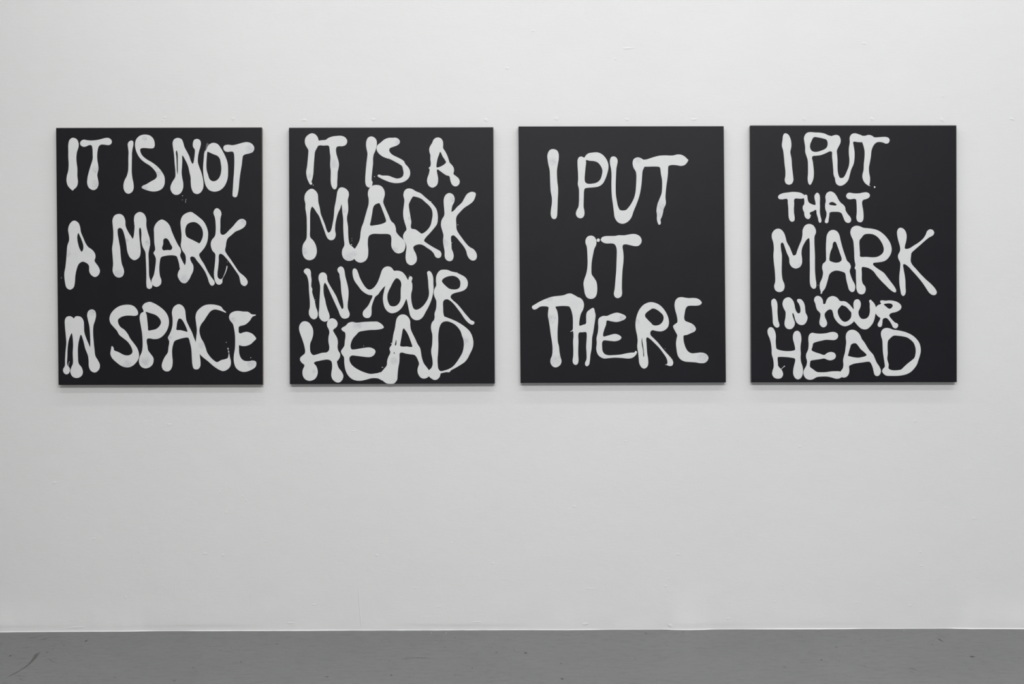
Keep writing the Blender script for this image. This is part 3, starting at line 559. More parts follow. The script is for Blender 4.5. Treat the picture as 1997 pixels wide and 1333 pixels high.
I_PUT_IT = [
    ('I', 'I', 'C1', [(245,88),(300,108),(328,160),(330,250),(315,340),(302,430),(302,520),(308,620),(318,700),(320,800),(315,900),(312,1000),(308,1100),(302,1175),(285,1215),(250,1226),(218,1205),(200,1150),(205,1060),(218,970),(218,880),(200,780),(192,660),(188,540),(182,430),(162,340),(148,250),(145,190),(170,120),(200,95)]),
    ('P', 'PUT', 'C1', [(700,208),(745,225),(770,190),(810,158),(860,147),(960,142),(1030,170),(1090,230),(1130,310),(1138,390),(1120,480),(1085,580),(1040,655),(980,695),(900,710),(800,718),(755,730),(742,770),(738,860),(735,960),(735,1030),(748,1100),(745,1160),(720,1200),(675,1212),(630,1190),(608,1140),(620,1085),(648,1030),(658,950),(660,840),(658,740),(640,660),(645,580),(642,460),(635,340),(638,260),(660,220)],
     [(775,268),(830,278),(900,284),(960,305),(1010,360),(1038,430),(1032,500),(1005,580),(950,630),(880,648),(800,650),(762,625),(752,580),(758,470),(768,370),(775,310)]),
    ('U', 'PUT', 'C2', [(222,206),(265,225),(288,275),(282,330),(268,400),(262,500),(258,600),(256,720),(260,830),(275,930),(295,1020),(325,1075),(370,1085),(425,1075),(460,1040),(510,970),(550,890),(575,800),(585,700),(590,600),(590,500),(580,450),(545,390),(530,310),(550,250),(610,222),(665,235),(710,265),(740,300),(725,370),(695,440),(685,530),(678,630),(665,730),(640,850),(600,970),(550,1090),(510,1200),(450,1270),(370,1302),(290,1275),(240,1200),(225,1100),(210,980),(195,870),(188,760),(186,640),(188,520),(182,420),(165,340),(162,270),(182,220)]),
    ('T', 'PUT', 'C2', [(690,270),(760,255),(850,225),(950,198),(1050,190),(1180,192),(1260,175),(1320,180),(1380,210),(1420,250),(1435,262),(1420,300),(1380,345),(1320,362),(1240,350),(1160,348),(1115,365),(1108,400),(1105,480),(1095,580),(1080,680),(1070,780),(1065,880),(1072,960),(1060,1010),(1035,1060),(1025,1120),(1005,1190),(985,1235),(990,1280),(985,1305),(960,1318),(940,1290),(925,1230),(925,1150),(918,1090),(935,980),(970,890),(1000,810),(1010,700),(1008,590),(990,490),(978,400),(965,380),(880,372),(780,375),(730,375),(690,380)]),
    ('I', 'IT', 'C3', [(430,92),(485,112),(520,160),(532,220),(525,275),(490,350),(470,440),(450,540),(437,640),(433,750),(440,845),(490,920),(530,990),(545,1080),(545,1170),(530,1250),(490,1305),(420,1325),(350,1300),(308,1230),(290,1130),(278,1020),(295,940),(330,840),(350,740),(358,620),(355,500),(350,390),(340,300),(318,240),(320,170),(360,110)]),
    ('T', 'IT', 'C3', [(705,103),(800,100),(900,97),(960,85),(1070,85),(1150,72),(1230,60),(1310,68),(1380,110),(1412,180),(1400,240),(1350,290),(1280,298),(1190,280),(1100,262),(1050,275),(1040,310),(1052,400),(1060,500),(1055,620),(1040,750),(1032,880),(1028,1000),(1027,1120),(1030,1220),(1010,1280),(945,1310),(890,1285),(870,1225),(885,1130),(895,1020),(905,900),(915,780),(920,640),(925,500),(925,370),(910,300),(880,260),(840,245),(720,245),(660,225),(615,180),(640,125)]),
    ('T', 'THERE', 'C4', [(120,205),(200,158),(310,108),(420,72),(520,60),(610,48),(690,20),(740,18),(790,40),(840,80),(830,200),(740,250),(690,240),(600,234),(520,240),(475,250),(500,310),(518,400),(520,500),(512,620),(510,740),(515,850),(535,940),(545,1040),(560,1110),(578,1190),(560,1250),(510,1290),(470,1298),(425,1280),(390,1230),(385,1170),(415,1080),(422,960),(410,840),(390,720),(375,600),(355,480),(342,400),(348,310),(350,255),(270,240),(200,250),(150,285),(105,297),(70,275),(68,240)]),
    ('H', 'THERE', 'C4', [(800,50),(860,80),(910,100),(950,145),(968,210),(955,290),(915,370),(895,450),(885,540),(890,575),(950,560),(1000,540),(1005,480),(1005,400),(1020,340),(1070,295),(1125,266),(1145,285),(1155,330),(1168,390),(1160,480),(1145,580),(1130,680),(1110,780),(1105,880),(1098,980),(1080,1080),(1070,1180),(1055,1250),(1020,1280),(990,1260),(985,1220),(1010,1160),(1012,1060),(1005,940),(1012,820),(1015,730),(1005,690),(940,690),(885,695),(870,730),(872,850),(868,960),(868,1080),(872,1190),(855,1240),(820,1255),(785,1235),(770,1190),(780,1100),(782,980),(778,850),(785,740),(772,670),(734,684),(732,676),(768,650),(775,560),(775,470),(765,380),(740,290),(720,250),(740,130)]),
    ('E', 'THERE', 'C4', [(1290,408),(1370,405),(1430,378),(1500,355),(1550,350),(1620,370),(1680,400),(1697,430),(1680,460),(1610,495),(1530,512),(1440,500),(1365,488),(1350,560),(1320,640),(1300,720),(1305,762),(1370,750),(1440,730),(1510,718),(1580,740),(1617,780),(1590,820),(1510,845),(1410,838),(1310,832),(1285,860),(1282,940),(1290,1010),(1320,1060),(1380,1085),(1480,1085),(1600,1075),(1700,1055),(1780,1042),(1840,1038),(1862,1012),(1885,1025),(1880,1060),(1840,1110),(1790,1138),(1730,1145),(1620,1135),(1500,1130),(1400,1138),(1310,1143),(1240,1110),(1200,1060),(1180,980),(1188,880),(1185,790),(1205,700),(1215,600),(1212,510),(1225,450)]),
    ('R', 'THERE', 'C5', [(690,168),(780,180),(860,220),(930,290),(980,370),(1010,450),(1018,530),(1000,600),(950,650),(880,675),(800,668),(730,655),(700,680),(700,735),(750,790),(820,860),(890,945),(960,1030),(1030,1105),(1080,1170),(1093,1220),(1075,1265),(1030,1275),(980,1258),(955,1250),(955,1244),(980,1246),(992,1200),(970,1130),(910,1040),(840,950),(760,870),(690,805),(640,778),(625,800),(630,880),(635,970),(642,1060),(655,1140),(660,1230),(640,1290),(590,1320),(540,1295),(505,1230),(495,1150),(485,1050),(468,940),(475,830),(465,740),(445,650),(437,560),(445,470),(475,360),(520,275),(590,205)],
     [(740,278),(800,295),(870,345),(915,395),(925,450),(905,510),(860,555),(800,572),(745,565),(700,520),(640,460),(605,410),(615,365),(680,310)],
     [(552,785),(558,850),(570,930),(582,1020),(585,1110),(578,1110),(570,1010),(550,910),(545,840)]),
    ('E', 'THERE', 'C5', [(1230,80),(1300,90),(1370,98),(1440,95),(1510,105),(1565,140),(1587,180),(1560,215),(1490,230),(1400,230),(1340,240),(1310,280),(1290,370),(1283,450),(1300,490),(1370,520),(1430,550),(1470,590),(1485,630),(1470,670),(1400,705),(1330,735),(1275,748),(1270,790),(1280,870),(1310,960),(1350,1020),(1410,1052),(1490,1048),(1580,1040),(1650,1058),(1690,1095),(1703,1135),(1680,1190),(1630,1222),(1560,1225),(1480,1212),(1390,1205),(1290,1195),(1220,1160),(1170,1090),(1150,990),(1140,880),(1150,800),(1160,740),(1130,680),(1095,610),(1090,580),(1120,550),(1160,520),(1165,480),(1150,390),(1125,300),(1115,210),(1130,140),(1170,95)]),
]
I_PUT_THAT = [
    ('I', 'I', 'D1', [(258,78),(300,100),(330,155),(345,220),(345,290),(330,370),(340,430),(350,490),(355,580),(365,670),(375,760),(378,810),(355,860),(310,880),(262,860),(242,810),(252,740),(252,660),(240,560),(230,450),(218,350),(198,270),(208,180),(215,120),(232,86)]),
    ('P', 'PUT', 'D1', [(640,60),(720,65),(790,68),(860,82),(920,108),(960,120),(1010,140),(1050,240),(1040,310),(980,362),(945,360),(880,390),(800,420),(730,428),(680,435),(668,460),(680,520),(690,600),(697,690),(690,780),(665,850),(640,882),(618,870),(600,800),(605,700),(605,600),(600,500),(580,430),(562,370),(560,290),(550,220),(542,150),(560,100),(595,68)],
     [(710,137),(770,145),(840,160),(890,178),(910,220),(905,280),(880,315),(820,345),(730,368),(670,355),(640,310),(640,250),(660,200),(685,150)]),
    ('U', 'PUT', 'D1', [(1050,103),(1090,120),(1113,170),(1110,230),(1075,300),(1055,350),(1060,420),(1065,500),(1065,600),(1070,680),(1085,740),(1105,772),(1150,770),(1180,735),(1210,670),(1240,590),(1250,500),(1242,400),(1242,310),(1255,220),(1255,140),(1285,92),(1335,78),(1390,92),(1450,120),(1450,212),(1380,216),(1312,212),(1318,280),(1330,360),(1330,470),(1315,560),(1280,640),(1255,730),(1230,810),(1170,875),(1105,897),(1050,870),(1030,820),(1025,780),(1005,730),(998,640),(990,540),(980,440),(978,370),(945,330),(935,230),(945,140),(1000,112)]),
    ('T', 'PUT', 'D1', [(1440,118),(1490,118),(1550,103),(1600,115),(1640,140),(1720,138),(1820,135),(1865,155),(1877,190),(1860,228),(1820,240),(1770,222),(1700,215),(1655,235),(1615,290),(1595,350),(1585,440),(1570,530),(1555,610),(1558,690),(1572,770),(1570,840),(1562,885),(1578,902),(1540,890),(1490,850),(1458,790),(1452,730),(1470,650),(1475,550),(1485,450),(1485,350),(1470,280),(1445,215),(1420,200),(1420,130)]),
    ('T', 'THAT', 'D2', [(320,100),(400,90),(500,95),(570,110),(630,150),(640,195),(600,220),(530,222),(460,220),(437,245),(438,320),(432,420),(435,500),(447,590),(440,650),(400,672),(360,655),(332,590),(325,500),(322,400),(312,300),(310,245),(290,225),(200,237),(140,225),(122,185),(150,145),(220,115)]),
    ('H', 'THAT', 'D2', [(660,142),(690,160),(698,220),(720,290),(770,325),(850,342),(848,280),(832,210),(838,150),(885,105),(925,135),(940,200),(938,300),(940,400),(938,480),(950,560),(968,640),(962,680),(935,692),(915,670),(900,600),(875,520),(862,440),(810,465),(750,490),(740,510),(755,545),(750,590),(715,620),(670,605),(640,560),(630,490),(605,430),(605,370),(630,330),(635,260),(625,200),(635,155)]),
    ('A', 'THAT', 'D2', [(1150,80),(1210,105),(1265,170),(1300,240),(1345,300),(1400,345),(1430,390),(1440,450),(1480,520),(1530,580),(1548,630),(1530,680),(1480,695),(1430,665),(1395,590),(1360,510),(1320,485),(1240,478),(1160,482),(1130,495),(1122,550),(1110,620),(1100,680),(1068,702),(1035,680),(1042,630),(1062,570),(1065,490),(1045,430),(1040,340),(1052,270),(1045,180),(1070,115),(1110,88)],
     [(1170,288),(1215,298),(1265,345),(1240,355),(1180,350),(1130,340),(1118,318),(1140,296)]),
    ('T', 'THAT', 'D2', [(1510,105),(1600,118),(1700,118),(1780,102),(1850,98),(1900,125),(1912,165),(1890,205),(1840,230),(1780,250),(1760,290),(1765,360),(1780,440),(1788,530),(1785,620),(1760,670),(1715,683),(1670,660),(1648,600),(1655,500),(1655,400),(1650,300),(1640,240),(1610,225),(1530,235),(1475,220),(1448,170),(1470,122)]),
    ('M', 'MARK', 'D3', [(205,138),(265,165),(310,230),(332,300),(350,370),(400,460),(440,555),(463,602),(505,590),(530,520),(565,430),(605,330),(620,250),(625,160),(665,85),(735,57),(805,80),(850,150),(855,210),(832,270),(828,350),(832,470),(838,600),(838,740),(840,880),(850,1000),(862,1090),(855,1160),(820,1182),(775,1155),(752,1090),(748,980),(750,840),(748,680),(748,500),(745,360),(735,305),(700,325),(650,400),(615,480),(605,570),(615,660),(610,750),(575,805),(505,830),(440,805),(398,740),(390,650),(350,560),(315,460),(290,395),(268,380),(248,400),(250,490),(265,590),(265,700),(262,820),(265,930),(280,1030),(305,1090),(312,1150),(285,1215),(218,1238),(155,1210),(130,1140),(148,1060),(148,960),(138,830),(125,720),(118,600),(125,480),(115,380),(90,290),(95,220),(140,160)]),
    ('A', 'MARK', 'D3', [(1155,160),(1220,185),(1260,245),(1280,330),(1305,430),(1335,530),(1370,630),(1395,695),(1440,740),(1460,800),(1440,870),(1455,940),(1490,1030),(1530,1110),(1535,1170),(1515,1225),(1475,1237),(1430,1200),(1405,1120),(1380,1020),(1358,910),(1310,885),(1210,865),(1140,885),(1090,930),(1065,1010),(1040,1100),(1010,1180),(970,1230),(955,1265),(935,1265),(938,1235),(920,1160),(925,1080),(960,1000),(978,900),(962,820),(975,750),(1025,700),(1030,600),(1028,480),(1032,360),(1045,250),(1090,180)],
     [(1178,363),(1200,375),(1230,450),(1265,550),(1300,680),(1260,718),(1200,728),(1140,715),(1092,690),(1092,620),(1108,540),(1140,460),(1152,390)]),
    ('R', 'MARK', 'D4', [(235,88),(290,100),(340,122),(430,132),(520,145),(610,175),(700,240),(770,320),(815,400),(835,490),(825,560),(790,630),(730,690),(660,715),(580,725),(520,735),(512,760),(550,800),(620,850),(700,905),(760,980),(820,1060),(880,1140),(912,1205),(905,1240),(875,1240),(800,1190),(730,1120),(650,1040),(580,960),(520,880),(450,830),(380,808),(325,805),(315,830),(318,920),(318,1020),(335,1090),(375,1140),(385,1200),(360,1260),(310,1278),(260,1260),(225,1190),(220,1090),(215,970),(210,850),(192,822),(203,790),(205,760),(190,680),(185,560),(178,440),(165,340),(130,260),(118,200),(140,130),(185,97)],
     [(380,235),(450,230),(520,242),(590,285),(640,345),(680,420),(698,500),(680,560),(630,605),(570,630),(490,635),(400,628),(290,622),(285,560),(278,460),(280,340),(310,300),(350,250)]),
    ('K', 'MARK', 'D4', [(990,123),(1045,145),(1085,210),(1095,280),(1085,360),(1065,440),(1065,482),(1100,490),(1150,475),(1220,430),(1300,380),(1380,310),(1425,240),(1450,180),(1500,150),(1550,165),(1572,210),(1550,255),(1480,295),(1400,360),(1310,440),(1230,510),(1180,560),(1170,620),(1165,700),(1190,760),(1260,840),(1340,930),(1430,1020),(1520,1100),(1590,1180),(1617,1240),(1600,1280),(1550,1290),(1490,1255),(1430,1170),(1370,1080),(1290,980),(1200,880),(1120,795),(1060,755),(1035,760),(1042,840),(1060,940),(1072,1040),(1075,1150),(1078,1240),(1060,1290),(1035,1305),(1005,1285),(985,1200),(968,1080),(968,950),(980,830),(982,730),(950,660),(945,600),(980,520),(978,450),(950,350),(930,250),(930,180),(955,135)]),
    ('I', 'IN', 'D5', [(205,170),(260,205),(295,290),(305,400),(302,520),(310,650),(325,780),(350,860),(358,920),(335,965),(280,978),(220,940),(178,860),(170,720),(160,580),(148,440),(130,310),(140,215)]),
    ('N', 'IN', 'D5', [(600,132),(670,155),(735,225),(775,330),(795,440),(830,530),(885,583),(930,560),(942,490),(930,400),(895,310),(850,245),(855,195),(905,178),(965,195),(1030,270),(1065,370),(1075,480),(1090,570),(1130,650),(1140,710),(1115,800),(1060,880),(980,908),(900,890),(830,830),(790,740),(765,640),(730,570),(718,600),(735,680),(765,770),(788,850),(765,940),(700,1010),(635,1022),(560,1000),(505,920),(500,820),(520,720),(528,620),(525,540),(480,450),(445,350),(450,260),(500,175)]),
    ('Y', 'YOUR', 'D5', [(1430,95),(1500,120),(1555,190),(1570,260),(1575,310),(1605,325),(1635,305),(1660,230),(1710,150),(1780,110),(1850,100),(1940,130),(2010,200),(2040,300),(1990,440),(1900,540),(1845,560),(1825,500),(1770,472),(1710,490),(1640,555),(1615,610),(1630,700),(1665,780),(1685,860),(1660,930),(1590,972),(1520,945),(1470,870),(1470,790),(1490,700),(1497,600),(1470,550),(1410,490),(1375,400),(1355,310),(1320,220),(1340,140),(1380,105)]),
    ('O', 'YOUR', 'D6', [(240,225),(290,243),(350,240),(430,262),(520,330),(580,400),(625,455),(680,560),(690,720),(650,800),(580,870),(490,920),(400,940),(310,920),(220,860),(140,770),(90,680),(65,570),(45,500),(60,400),(140,260)],
     [(310,358),(370,375),(420,395),(480,450),(530,510),(568,550),(572,640),(555,710),(500,775),(430,812),(370,812),(310,775),(250,700),(210,610),(195,520),(215,460),(265,400)]),
    ('U', 'YOUR', 'D6', [(740,187),(800,215),(835,290),(835,370),(810,450),(775,530),(780,610),(810,680),(860,728),(920,738),(990,720),(1040,680),(1075,610),(1090,520),(1085,400),(1085,300),(1068,240),(1085,210),(1115,203),(1150,235),(1210,300),(1245,370),(1265,450),(1250,570),(1235,650),(1215,750),(1170,860),(1100,950),(1020,1015),(940,1030),(850,1005),(770,940),(700,860),(650,800),(600,720),(600,560),(640,450),(632,370),(635,290),(665,220)]),
    ('R', 'YOUR', 'D6', [(1420,218),(1520,228),(1640,220),(1750,232),(1850,265),(1930,320),(1968,390),(1950,460),(1890,510),(1800,550),(1720,565),(1660,590),(1630,640),(1655,690),(1720,770),(1790,835),(1850,860),(1875,890),(1870,950),(1830,995),(1785,1000),(1730,965),(1700,900),(1660,830),(1600,750),(1550,712),(1490,715),(1450,750),(1440,830),(1425,920),(1400,955),(1350,960),(1310,925),(1310,870),(1345,800),(1380,715),(1320,670),(1260,600),(1220,540),(1220,460),(1260,410),(1310,355),(1400,312),(1375,265),(1385,230)],
     [(1480,330),(1560,308),(1640,305),(1700,325),(1725,370),(1700,420),(1650,453),(1600,440),(1550,400)]),
    ('H', 'HEAD', 'D7', [(150,88),(205,110),(250,190),(268,280),(265,400),(270,500),(285,575),(350,605),(450,625),(560,630),(650,620),(700,600),(700,550),(680,460),(655,360),(655,270),(690,195),(755,168),(810,205),(840,290),(845,380),(830,480),(825,580),(832,680),(828,780),(840,880),(870,970),(882,1060),(870,1170),(830,1240),(765,1270),(700,1235),(660,1150),(662,1040),(685,930),(705,840),(695,800),(620,780),(500,765),(380,760),(315,768),(308,820),(315,900),(320,960),(350,1000),(395,1050),(425,1110),(430,1170),(390,1235),(310,1255),(230,1230),(185,1160),(190,1080),(215,1000),(218,920),(205,810),(175,700),(172,590),(155,450),(125,340),(85,240),(80,160),(110,105)]),
    ('E', 'HEAD', 'D7', [(1090,215),(1180,230),(1280,235),(1400,225),(1500,202),(1580,197),(1650,225),(1677,280),(1655,345),(1590,380),(1500,378),(1400,375),(1300,395),(1180,425),(1115,455),(1095,530),(1078,610),(1160,655),(1270,690),(1360,717),(1430,670),(1510,648),(1590,670),(1625,730),(1600,800),(1510,838),(1430,825),(1365,798),(1250,815),(1130,832),(1055,850),(1040,910),(1042,985),(1110,1040),(1200,1100),(1300,1108),(1400,1105),(1500,1090),(1620,1083),(1720,1090),(1790,1130),(1780,1190),(1710,1245),(1630,1255),(1540,1230),(1440,1208),(1320,1205),(1190,1220),(1110,1265),(1030,1278),(950,1250),(900,1180),(890,1100),(915,1030),(955,960),(972,860),(950,770),(955,690),(995,600),(1008,480),(1002,350),(1015,275),(1050,230)]),
    ('A', 'HEAD', 'D8', [(260,147),(330,165),(410,230),(450,300),(470,350),(530,430),(590,530),(650,620),(730,710),(770,800),(810,890),(870,980),(902,1060),(895,1130),(860,1180),(815,1195),(765,1170),(740,1100),(720,1010),(690,930),(650,875),(600,870),(500,885),(400,898),(300,915),(220,945),(185,970),(188,1030),(188,1100),(165,1170),(120,1215),(60,1228),(5,1210),(-30,1150),(-5,1085),(40,1020),(55,940),(48,840),(60,770),(90,660),(105,540),(118,430),(108,310),(125,225),(180,165)],
     [(300,452),(345,460),(390,510),(450,590),(520,650),(580,718),(545,745),(470,765),(400,778),(300,770),(210,750),(163,735),(175,670),(205,560),(235,480)]),
    ('D', 'HEAD', 'D8', [(1040,105),(1110,118),(1180,145),(1280,158),(1390,180),(1500,215),(1610,270),(1700,345),(1770,440),(1800,540),(1805,640),(1780,750),(1750,840),(1720,930),(1660,1020),(1580,1100),(1490,1150),(1380,1178),(1260,1190),(1130,1190),(1030,1185),(965,1145),(930,1085),(950,1030),(990,985),(985,900),(965,770),(948,640),(942,500),(935,390),(905,270),(910,190),(960,125)],
     [(1200,280),(1300,285),(1400,298),(1490,320),(1570,370),(1640,440),(1675,520),(1690,600),(1685,690),(1660,780),(1590,845),(1500,915),(1420,990),(1360,1045),(1290,1060),(1200,1065),(1120,1050),(1078,1020),(1080,930),(1060,860),(1048,800),(1058,690),(1055,560),(1065,400),(1110,345),(1160,300)]),
]

# ------------------------------------------------------------------ the four canvases
DEPTH = 0.022        # canvas face in front of the wall


def smooth_loop(pts, sub=5):
    """closed centripetal Catmull-Rom through pts"""
    n, out = len(pts), []
    P = [Vector((p[0], p[1])) for p in pts]
    for i in range(n):
        p0, p1, p2, p3 = P[i - 1], P[i], P[(i + 1) % n], P[(i + 2) % n]
        t0 = 0.0
        t1 = t0 + max((p1 - p0).length, 1e-6) ** .5
        t2 = t1 + max((p2 - p1).length, 1e-6) ** .5
        t3 = t2 + max((p3 - p2).length, 1e-6) ** .5
        for s in range(sub):
            t = t1 + (t2 - t1) * s / sub
            a1 = p0 * ((t1 - t) / (t1 - t0)) + p1 * ((t - t0) / (t1 - t0))
            a2 = p1 * ((t2 - t) / (t2 - t1)) + p2 * ((t - t1) / (t2 - t1))
            a3 = p2 * ((t3 - t) / (t3 - t2)) + p3 * ((t - t2) / (t3 - t2))
            b1 = a1 * ((t2 - t) / (t2 - t0)) + a2 * ((t - t0) / (t2 - t0))
            b2 = a2 * ((t3 - t) / (t3 - t1)) + a3 * ((t - t1) / (t3 - t1))
            out.append(b1 * ((t2 - t) / (t2 - t1)) + b2 * ((t - t1) / (t2 - t1)))
    return out


def area(loop):
    return .5 * sum(loop[i - 1].x * loop[i].y - loop[i].x * loop[i - 1].y for i in range(len(loop)))


def inset(loop, d):
    """move a loop towards its left-hand side (the paint) by d"""
    out, n = [], len(loop)
    for i in range(n):
        a, b = loop[i - 1], loop[(i + 1) % n]
        t = b - a
        if t.length < 1e-9:
            out.append(loop[i].copy())
            continue
        t.normalize()
        out.append(loop[i] + Vector((-t.y, t.x)) * d)
    return out


def paint_mesh(name, loops, mat, parent, base_y, h):
    """raised puddle of paint: rounded rim and flat top. loops in painting x, z; loops[0] outline, others holes"""
    fixed = []
    for i, lp in enumerate(loops):
        a = area(lp)
        if (i == 0 and a < 0) or (i > 0 and a > 0):
            lp = lp[::-1]
        fixed.append(lp)
    verts, faces, tops, top_ids = [], [], [], []
    prof = [(0.0, 0.0), (0.00012, 0.45), (0.0004, 0.85), (0.0009, 1.0)]
    for lp in fixed:
        n = len(lp)
        base = len(verts)
        for d, f in prof:
            ring = inset(lp, d)
            verts += [(p.x, base_y - h * f, p.y) for p in ring]
        for r in range(len(prof) - 1):
            for i in range(n):
                a, b = base + r * n + i, base + r * n + (i + 1) % n
                faces.append((a, b, b + n, a + n))
        tops.append([Vector((p.x, p.y, 0)) for p in ring])
        top_ids += list(range(base + (len(prof) - 1) * n, base + len(prof) * n))
    nrim = len(faces)
    for t in tessellate_polygon(tops):
        a, b, c = (top_ids[k] for k in t)
        va, vb, vc = Vector(verts[a]), Vector(verts[b]), Vector(verts[c])
        if (vb - va).cross(vc - va).y > 0:
            a, c = c, a
        faces.append((a, b, c))
    o = mesh_obj(name, verts, faces, mat, parent)
    for i, p in enumerate(o.data.polygons):
        p.use_smooth = i < nrim
    return o


def build_painting(corners, letters, drops, spots, label, side_mat, wrap=0.0045):
    tl, tr, br, bl = [wall_point(a, b, DEPTH) for a, b in corners]
    org = Vector(((bl.x + br.x) / 2, 0, (bl.z + br.z) / 2))
    root = link(bpy.data.objects.new('canvas_painting', None))
    root.empty_display_size = 0.1
    root.location = org
    root['label'] = label
    root['category'] = 'painting'
    root['group'] = 'row of black canvases with white lettering'

    def loc(v):
        return v - org

    q = [loc(v) for v in (tl, tr, br, bl)]                       # face corners, clockwise seen from the room
    cen = sum(q, Vector()) / 4

    def ring(ins, y):
        out = []
        for k in range(4):
            sx = 1 if q[k].x < cen.x else -1
            sz = -1 if q[k].z > cen.z else 1
            for (ax, az) in (((1, .25), (.55, .55), (.25, 1)) if k in (1, 3) else ((.25, 1), (.55, .55), (1, .25)))[::1]:
                pass
            out.append(Vector((q[k].x + sx * ins, y, q[k].z + sz * ins)))
        return out
    # canvas: flat face, rounded turn-over, sides back to the staples
    rings = [ring(0.0030, -DEPTH), ring(0.0012, -DEPTH + .0004), ring(0.0004, -DEPTH + .0012), ring(0.0, -DEPTH + .003), ring(0.0, -wrap)]
    verts, faces = [], []
    for r in rings:
        verts += r
    faces.append((0, 3, 2, 1))
    for r in range(len(rings) - 1):
        for k in range(4):
            a, b = r * 4 + k, r * 4 + (k + 1) % 4
            faces.append((a, b, b + 4, a + 4))
    cv = mesh_obj('canvas', verts, faces, M_CANVAS, root)
    cv['label'] = 'black painted canvas face'
    # stretcher bars behind
    w = 0.035
    for k in range(4):
        a, b = q[k], q[(k + 1) % 4]
        ia = a + Vector(((1 if a.x < cen.x else -1) * w, 0, (1 if a.z < cen.z else -1) * w))
        ib = b + Vector(((1 if b.x < cen.x else -1) * w, 0, (1 if b.z < cen.z else -1) * w))
        e = 0.0006
        oa = a + Vector(((1 if a.x < cen.x else -1) * e, 0, (1 if a.z < cen.z else -1) * e))
        ob = b + Vector(((1 if b.x < cen.x else -1) * e, 0, (1 if b.z < cen.z else -1) * e))
        v = [Vector((p.x, y, p.z)) for y in (-DEPTH + .004, -.0008) for p in (oa, ob, ib, ia)]
        f = [(0, 1, 2, 3), (7, 6, 5, 4), (0, 4, 5, 1), (1, 5, 6, 2), (2, 6, 7, 3), (3, 7, 4, 0)]
        mesh_obj('stretcher_bar', v, f, side_mat, root)
    # dry spots in the painting's frame
    sp = []
    for (a, b, r) in spots:
        p = loc(wall_point(a, b, DEPTH))
        sp.append((p.x, p.z, r * 0.002 * 1.3))
    mat = mat_paint('white_poured_paint', sp)
    for i, item in enumerate(letters):
        ch, word, view = item[:3]
        x0, y0, s = VIEW[view]
        loops = []
        for lp in item[3:]:
            P = [loc(wall_point(x0 + a / s, y0 + b / s, DEPTH)) for a, b in lp]
            loops.append(smooth_loop([(p.x, p.z) for p in P]))
        o = paint_mesh('letter', loops, mat, root, -DEPTH + .0002, 0.00045 + 0.00004 * (i % 3))
        o['label'] = 'white painted letter %s of the word %s' % (ch, word)
    for (a, b, r) in drops:
        p = loc(wall_point(a, b, DEPTH))
        rnd = random.Random(int(a * 13 + b))
        n = 12
        lp = [Vector((p.x + r * .002 * rnd.uniform(.85, 1.1) * math.cos(2 * math.pi * k / n),
                      p.z + r * .002 * rnd.uniform(.85, 1.1) * math.sin(2 * math.pi * k / n))) for k in range(n)]
        verts = [(p.x, -DEPTH - .0006, p.z)] + [(v.x, -DEPTH + .0001, v.y) for v in lp]
        mesh_obj('paint_drop', verts, [(0, 1 + k, 1 + (k + 1) % n) for k in range(n)], mat, root, True)
    return root


def hair(view, pts, w):
    """drops along a thin splash line, in view coordinates"""
    x0, y0, s = VIEW[view]
    out = []
    for (a, b), (c, d) in zip(pts, pts[1:]):
        n = max(2, int(math.hypot(c - a, d - b) / s / (w * 1.0)))
        for k in range(n):
            t = k / n
            out.append((x0 + (a + (c - a) * t) / s, y0 + (b + (d - b) * t) / s, w))
    return out


def vd(view, a, b, r):
    x0, y0, s = VIEW[view]
    return (x0 + a / s, y0 + b / s, r)


rndh = random.Random(5)
bristles = []
for k in range(14):                                  # splash bristles off the O of NOT
    t = k / 13
    bx, by = 722 - 68 * t, 345 + 155 * t
    ln, an = rndh.uniform(14, 38) * (1.1 - .6 * t), math.radians(rndh.uniform(95, 150) + 25 * t)
    bristles += hair('A2', [(bx, by), (bx + ln * math.cos(an), by - ln * math.sin(an))], .22)

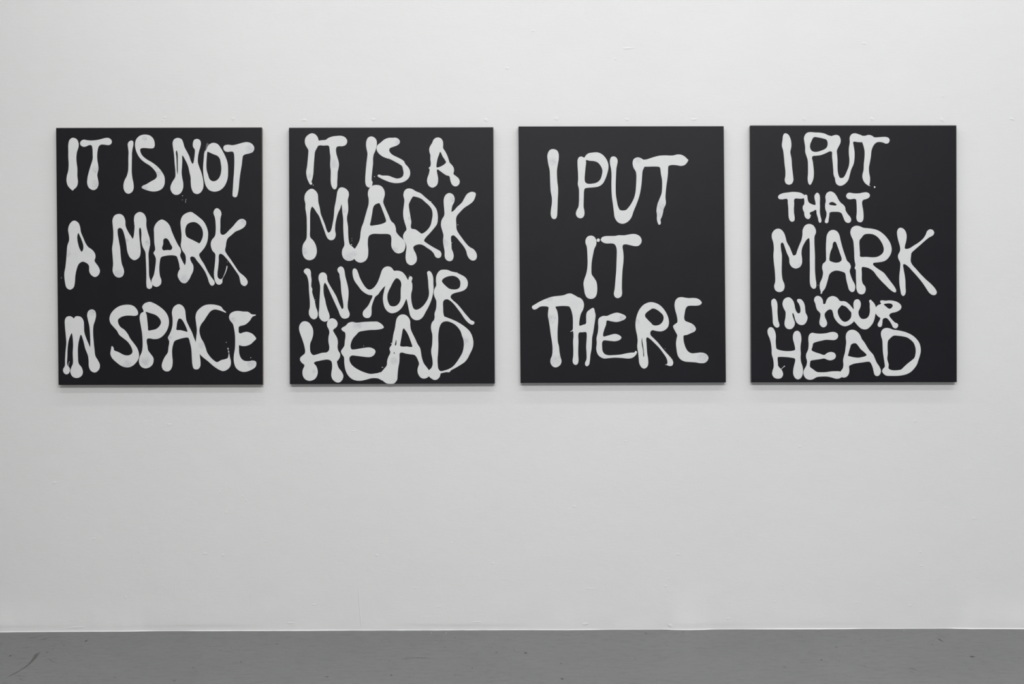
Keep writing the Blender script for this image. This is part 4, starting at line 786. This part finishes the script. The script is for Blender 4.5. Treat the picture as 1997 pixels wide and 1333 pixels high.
build_painting([(108.9, 249.0), (510.2, 248.0), (512.0, 749.6), (113.6, 750.3)], IT_IS_NOT,
               [vd('A6', 1015, 695, 1.5), vd('A6', 1018, 715, 1.0), vd('A6', 1023, 740, 1.5), vd('A6', 1325, 822, .9), vd('A6', 990, 612, .8),
                vd('A2', 300, 1180, .9), vd('A2', 298, 1245, .6), vd('A2', 352, 1250, .8), vd('A2', 350, 1275, .7), vd('A2', 360, 1235, .5),
                vd('A3', 138, 1062, .8), vd('A3', 1136, 328, .8), vd('A4', 1006, 845, .6), vd('A4', 435, 30, .6)]
               + hair('A5', [(232, 935), (248, 870)], .4) + bristles,
               [(188, 360, 9), (187, 331, 7), (308, 338, 7), (282, 366, 7), (282, 270, 5), (487, 291, 8), (131, 494, 7), (232, 534, 9), (290, 473, 7), (247, 469, 4),
                (359, 545, 10), (475, 433, 6), (180, 608, 7), (248, 711, 9), (284, 704, 8), (452, 623, 7), (394, 673, 7), (490, 709, 8), (331, 658, 4), (305, 325, 4)],
               'black canvas painted in white: IT IS NOT A MARK IN SPACE', M_WOOD, 0.0150)
build_painting([(563.2, 248.7), (961.9, 247.7), (965.0, 747.4), (565.0, 748.7)], IT_IS_A,
               [vd('B1', 307, 1105, .9), vd('B2', 203, 943, .9), vd('B3', 905, 995, 1.2), vd('B3', 912, 935, .6), vd('B3', 912, 903, .5), vd('B4', 1198, 690, .8), vd('B4', 1103, 965, 1.0),
                vd('B5', 340, 772, .9), vd('B5', 348, 738, .6), vd('B7', 1700, 985, .9), vd('B7', 1715, 992, .7), vd('B7', 1342, 572, .7), vd('B6', 580, 270, .5), vd('B8', 232, 522, 1.2), vd('B6', 1508, 212, .8), vd('B4', 785, 338, 1.0)],
               [(650, 319, 8), (657, 322, 6), (776, 277, 5), (603, 343, 5), (593, 489, 7), (680, 501, 9), (690, 495, 6), (770, 486, 6), (799, 425, 4), (882, 388, 6), (867, 474, 7),
                (697, 632, 9), (768, 703, 7), (905, 665, 9), (672, 411, 4), (612, 724, 4)],
               'black canvas painted in white: IT IS A MARK IN YOUR HEAD', M_CANVAS)
build_painting([(1011.1, 246.1), (1411.6, 245.6), (1415.9, 745.3), (1015.2, 746.3)], I_PUT_IT,
               [vd('C3', 567, 180, 3.9), vd('C5', 953, 975, .6), vd('C5', 652, 1135, .8)],
               [(1078, 315, 8), (1245, 312, 6), (1290, 402, 11), (1285, 420, 10), (1075, 622, 9), (1082, 703, 10), (1090, 697, 6), (1212, 620, 6), (1352, 640, 7), (1371, 697, 10), (1243, 627, 5), (1072, 582, 6)],
               'black canvas painted in white: I PUT IT THERE', M_CANVAS)
build_painting([(1463.6, 244.3), (1865.5, 244.1), (1866.3, 744.8), (1465.6, 745.1)], I_PUT_THAT,
               [vd('D1', 1643, 915, 2.0), vd('D7', 462, 970, 1.2), vd('D3', 890, 1118, .6), vd('D2', 760, 545, .8)] + hair('D7', [(385, 1038), (455, 975)], .55),
               [(1560, 517, 4), (1598, 626, 4)],
               'black canvas painted in white: I PUT THAT MARK IN YOUR HEAD', M_CANVAS)
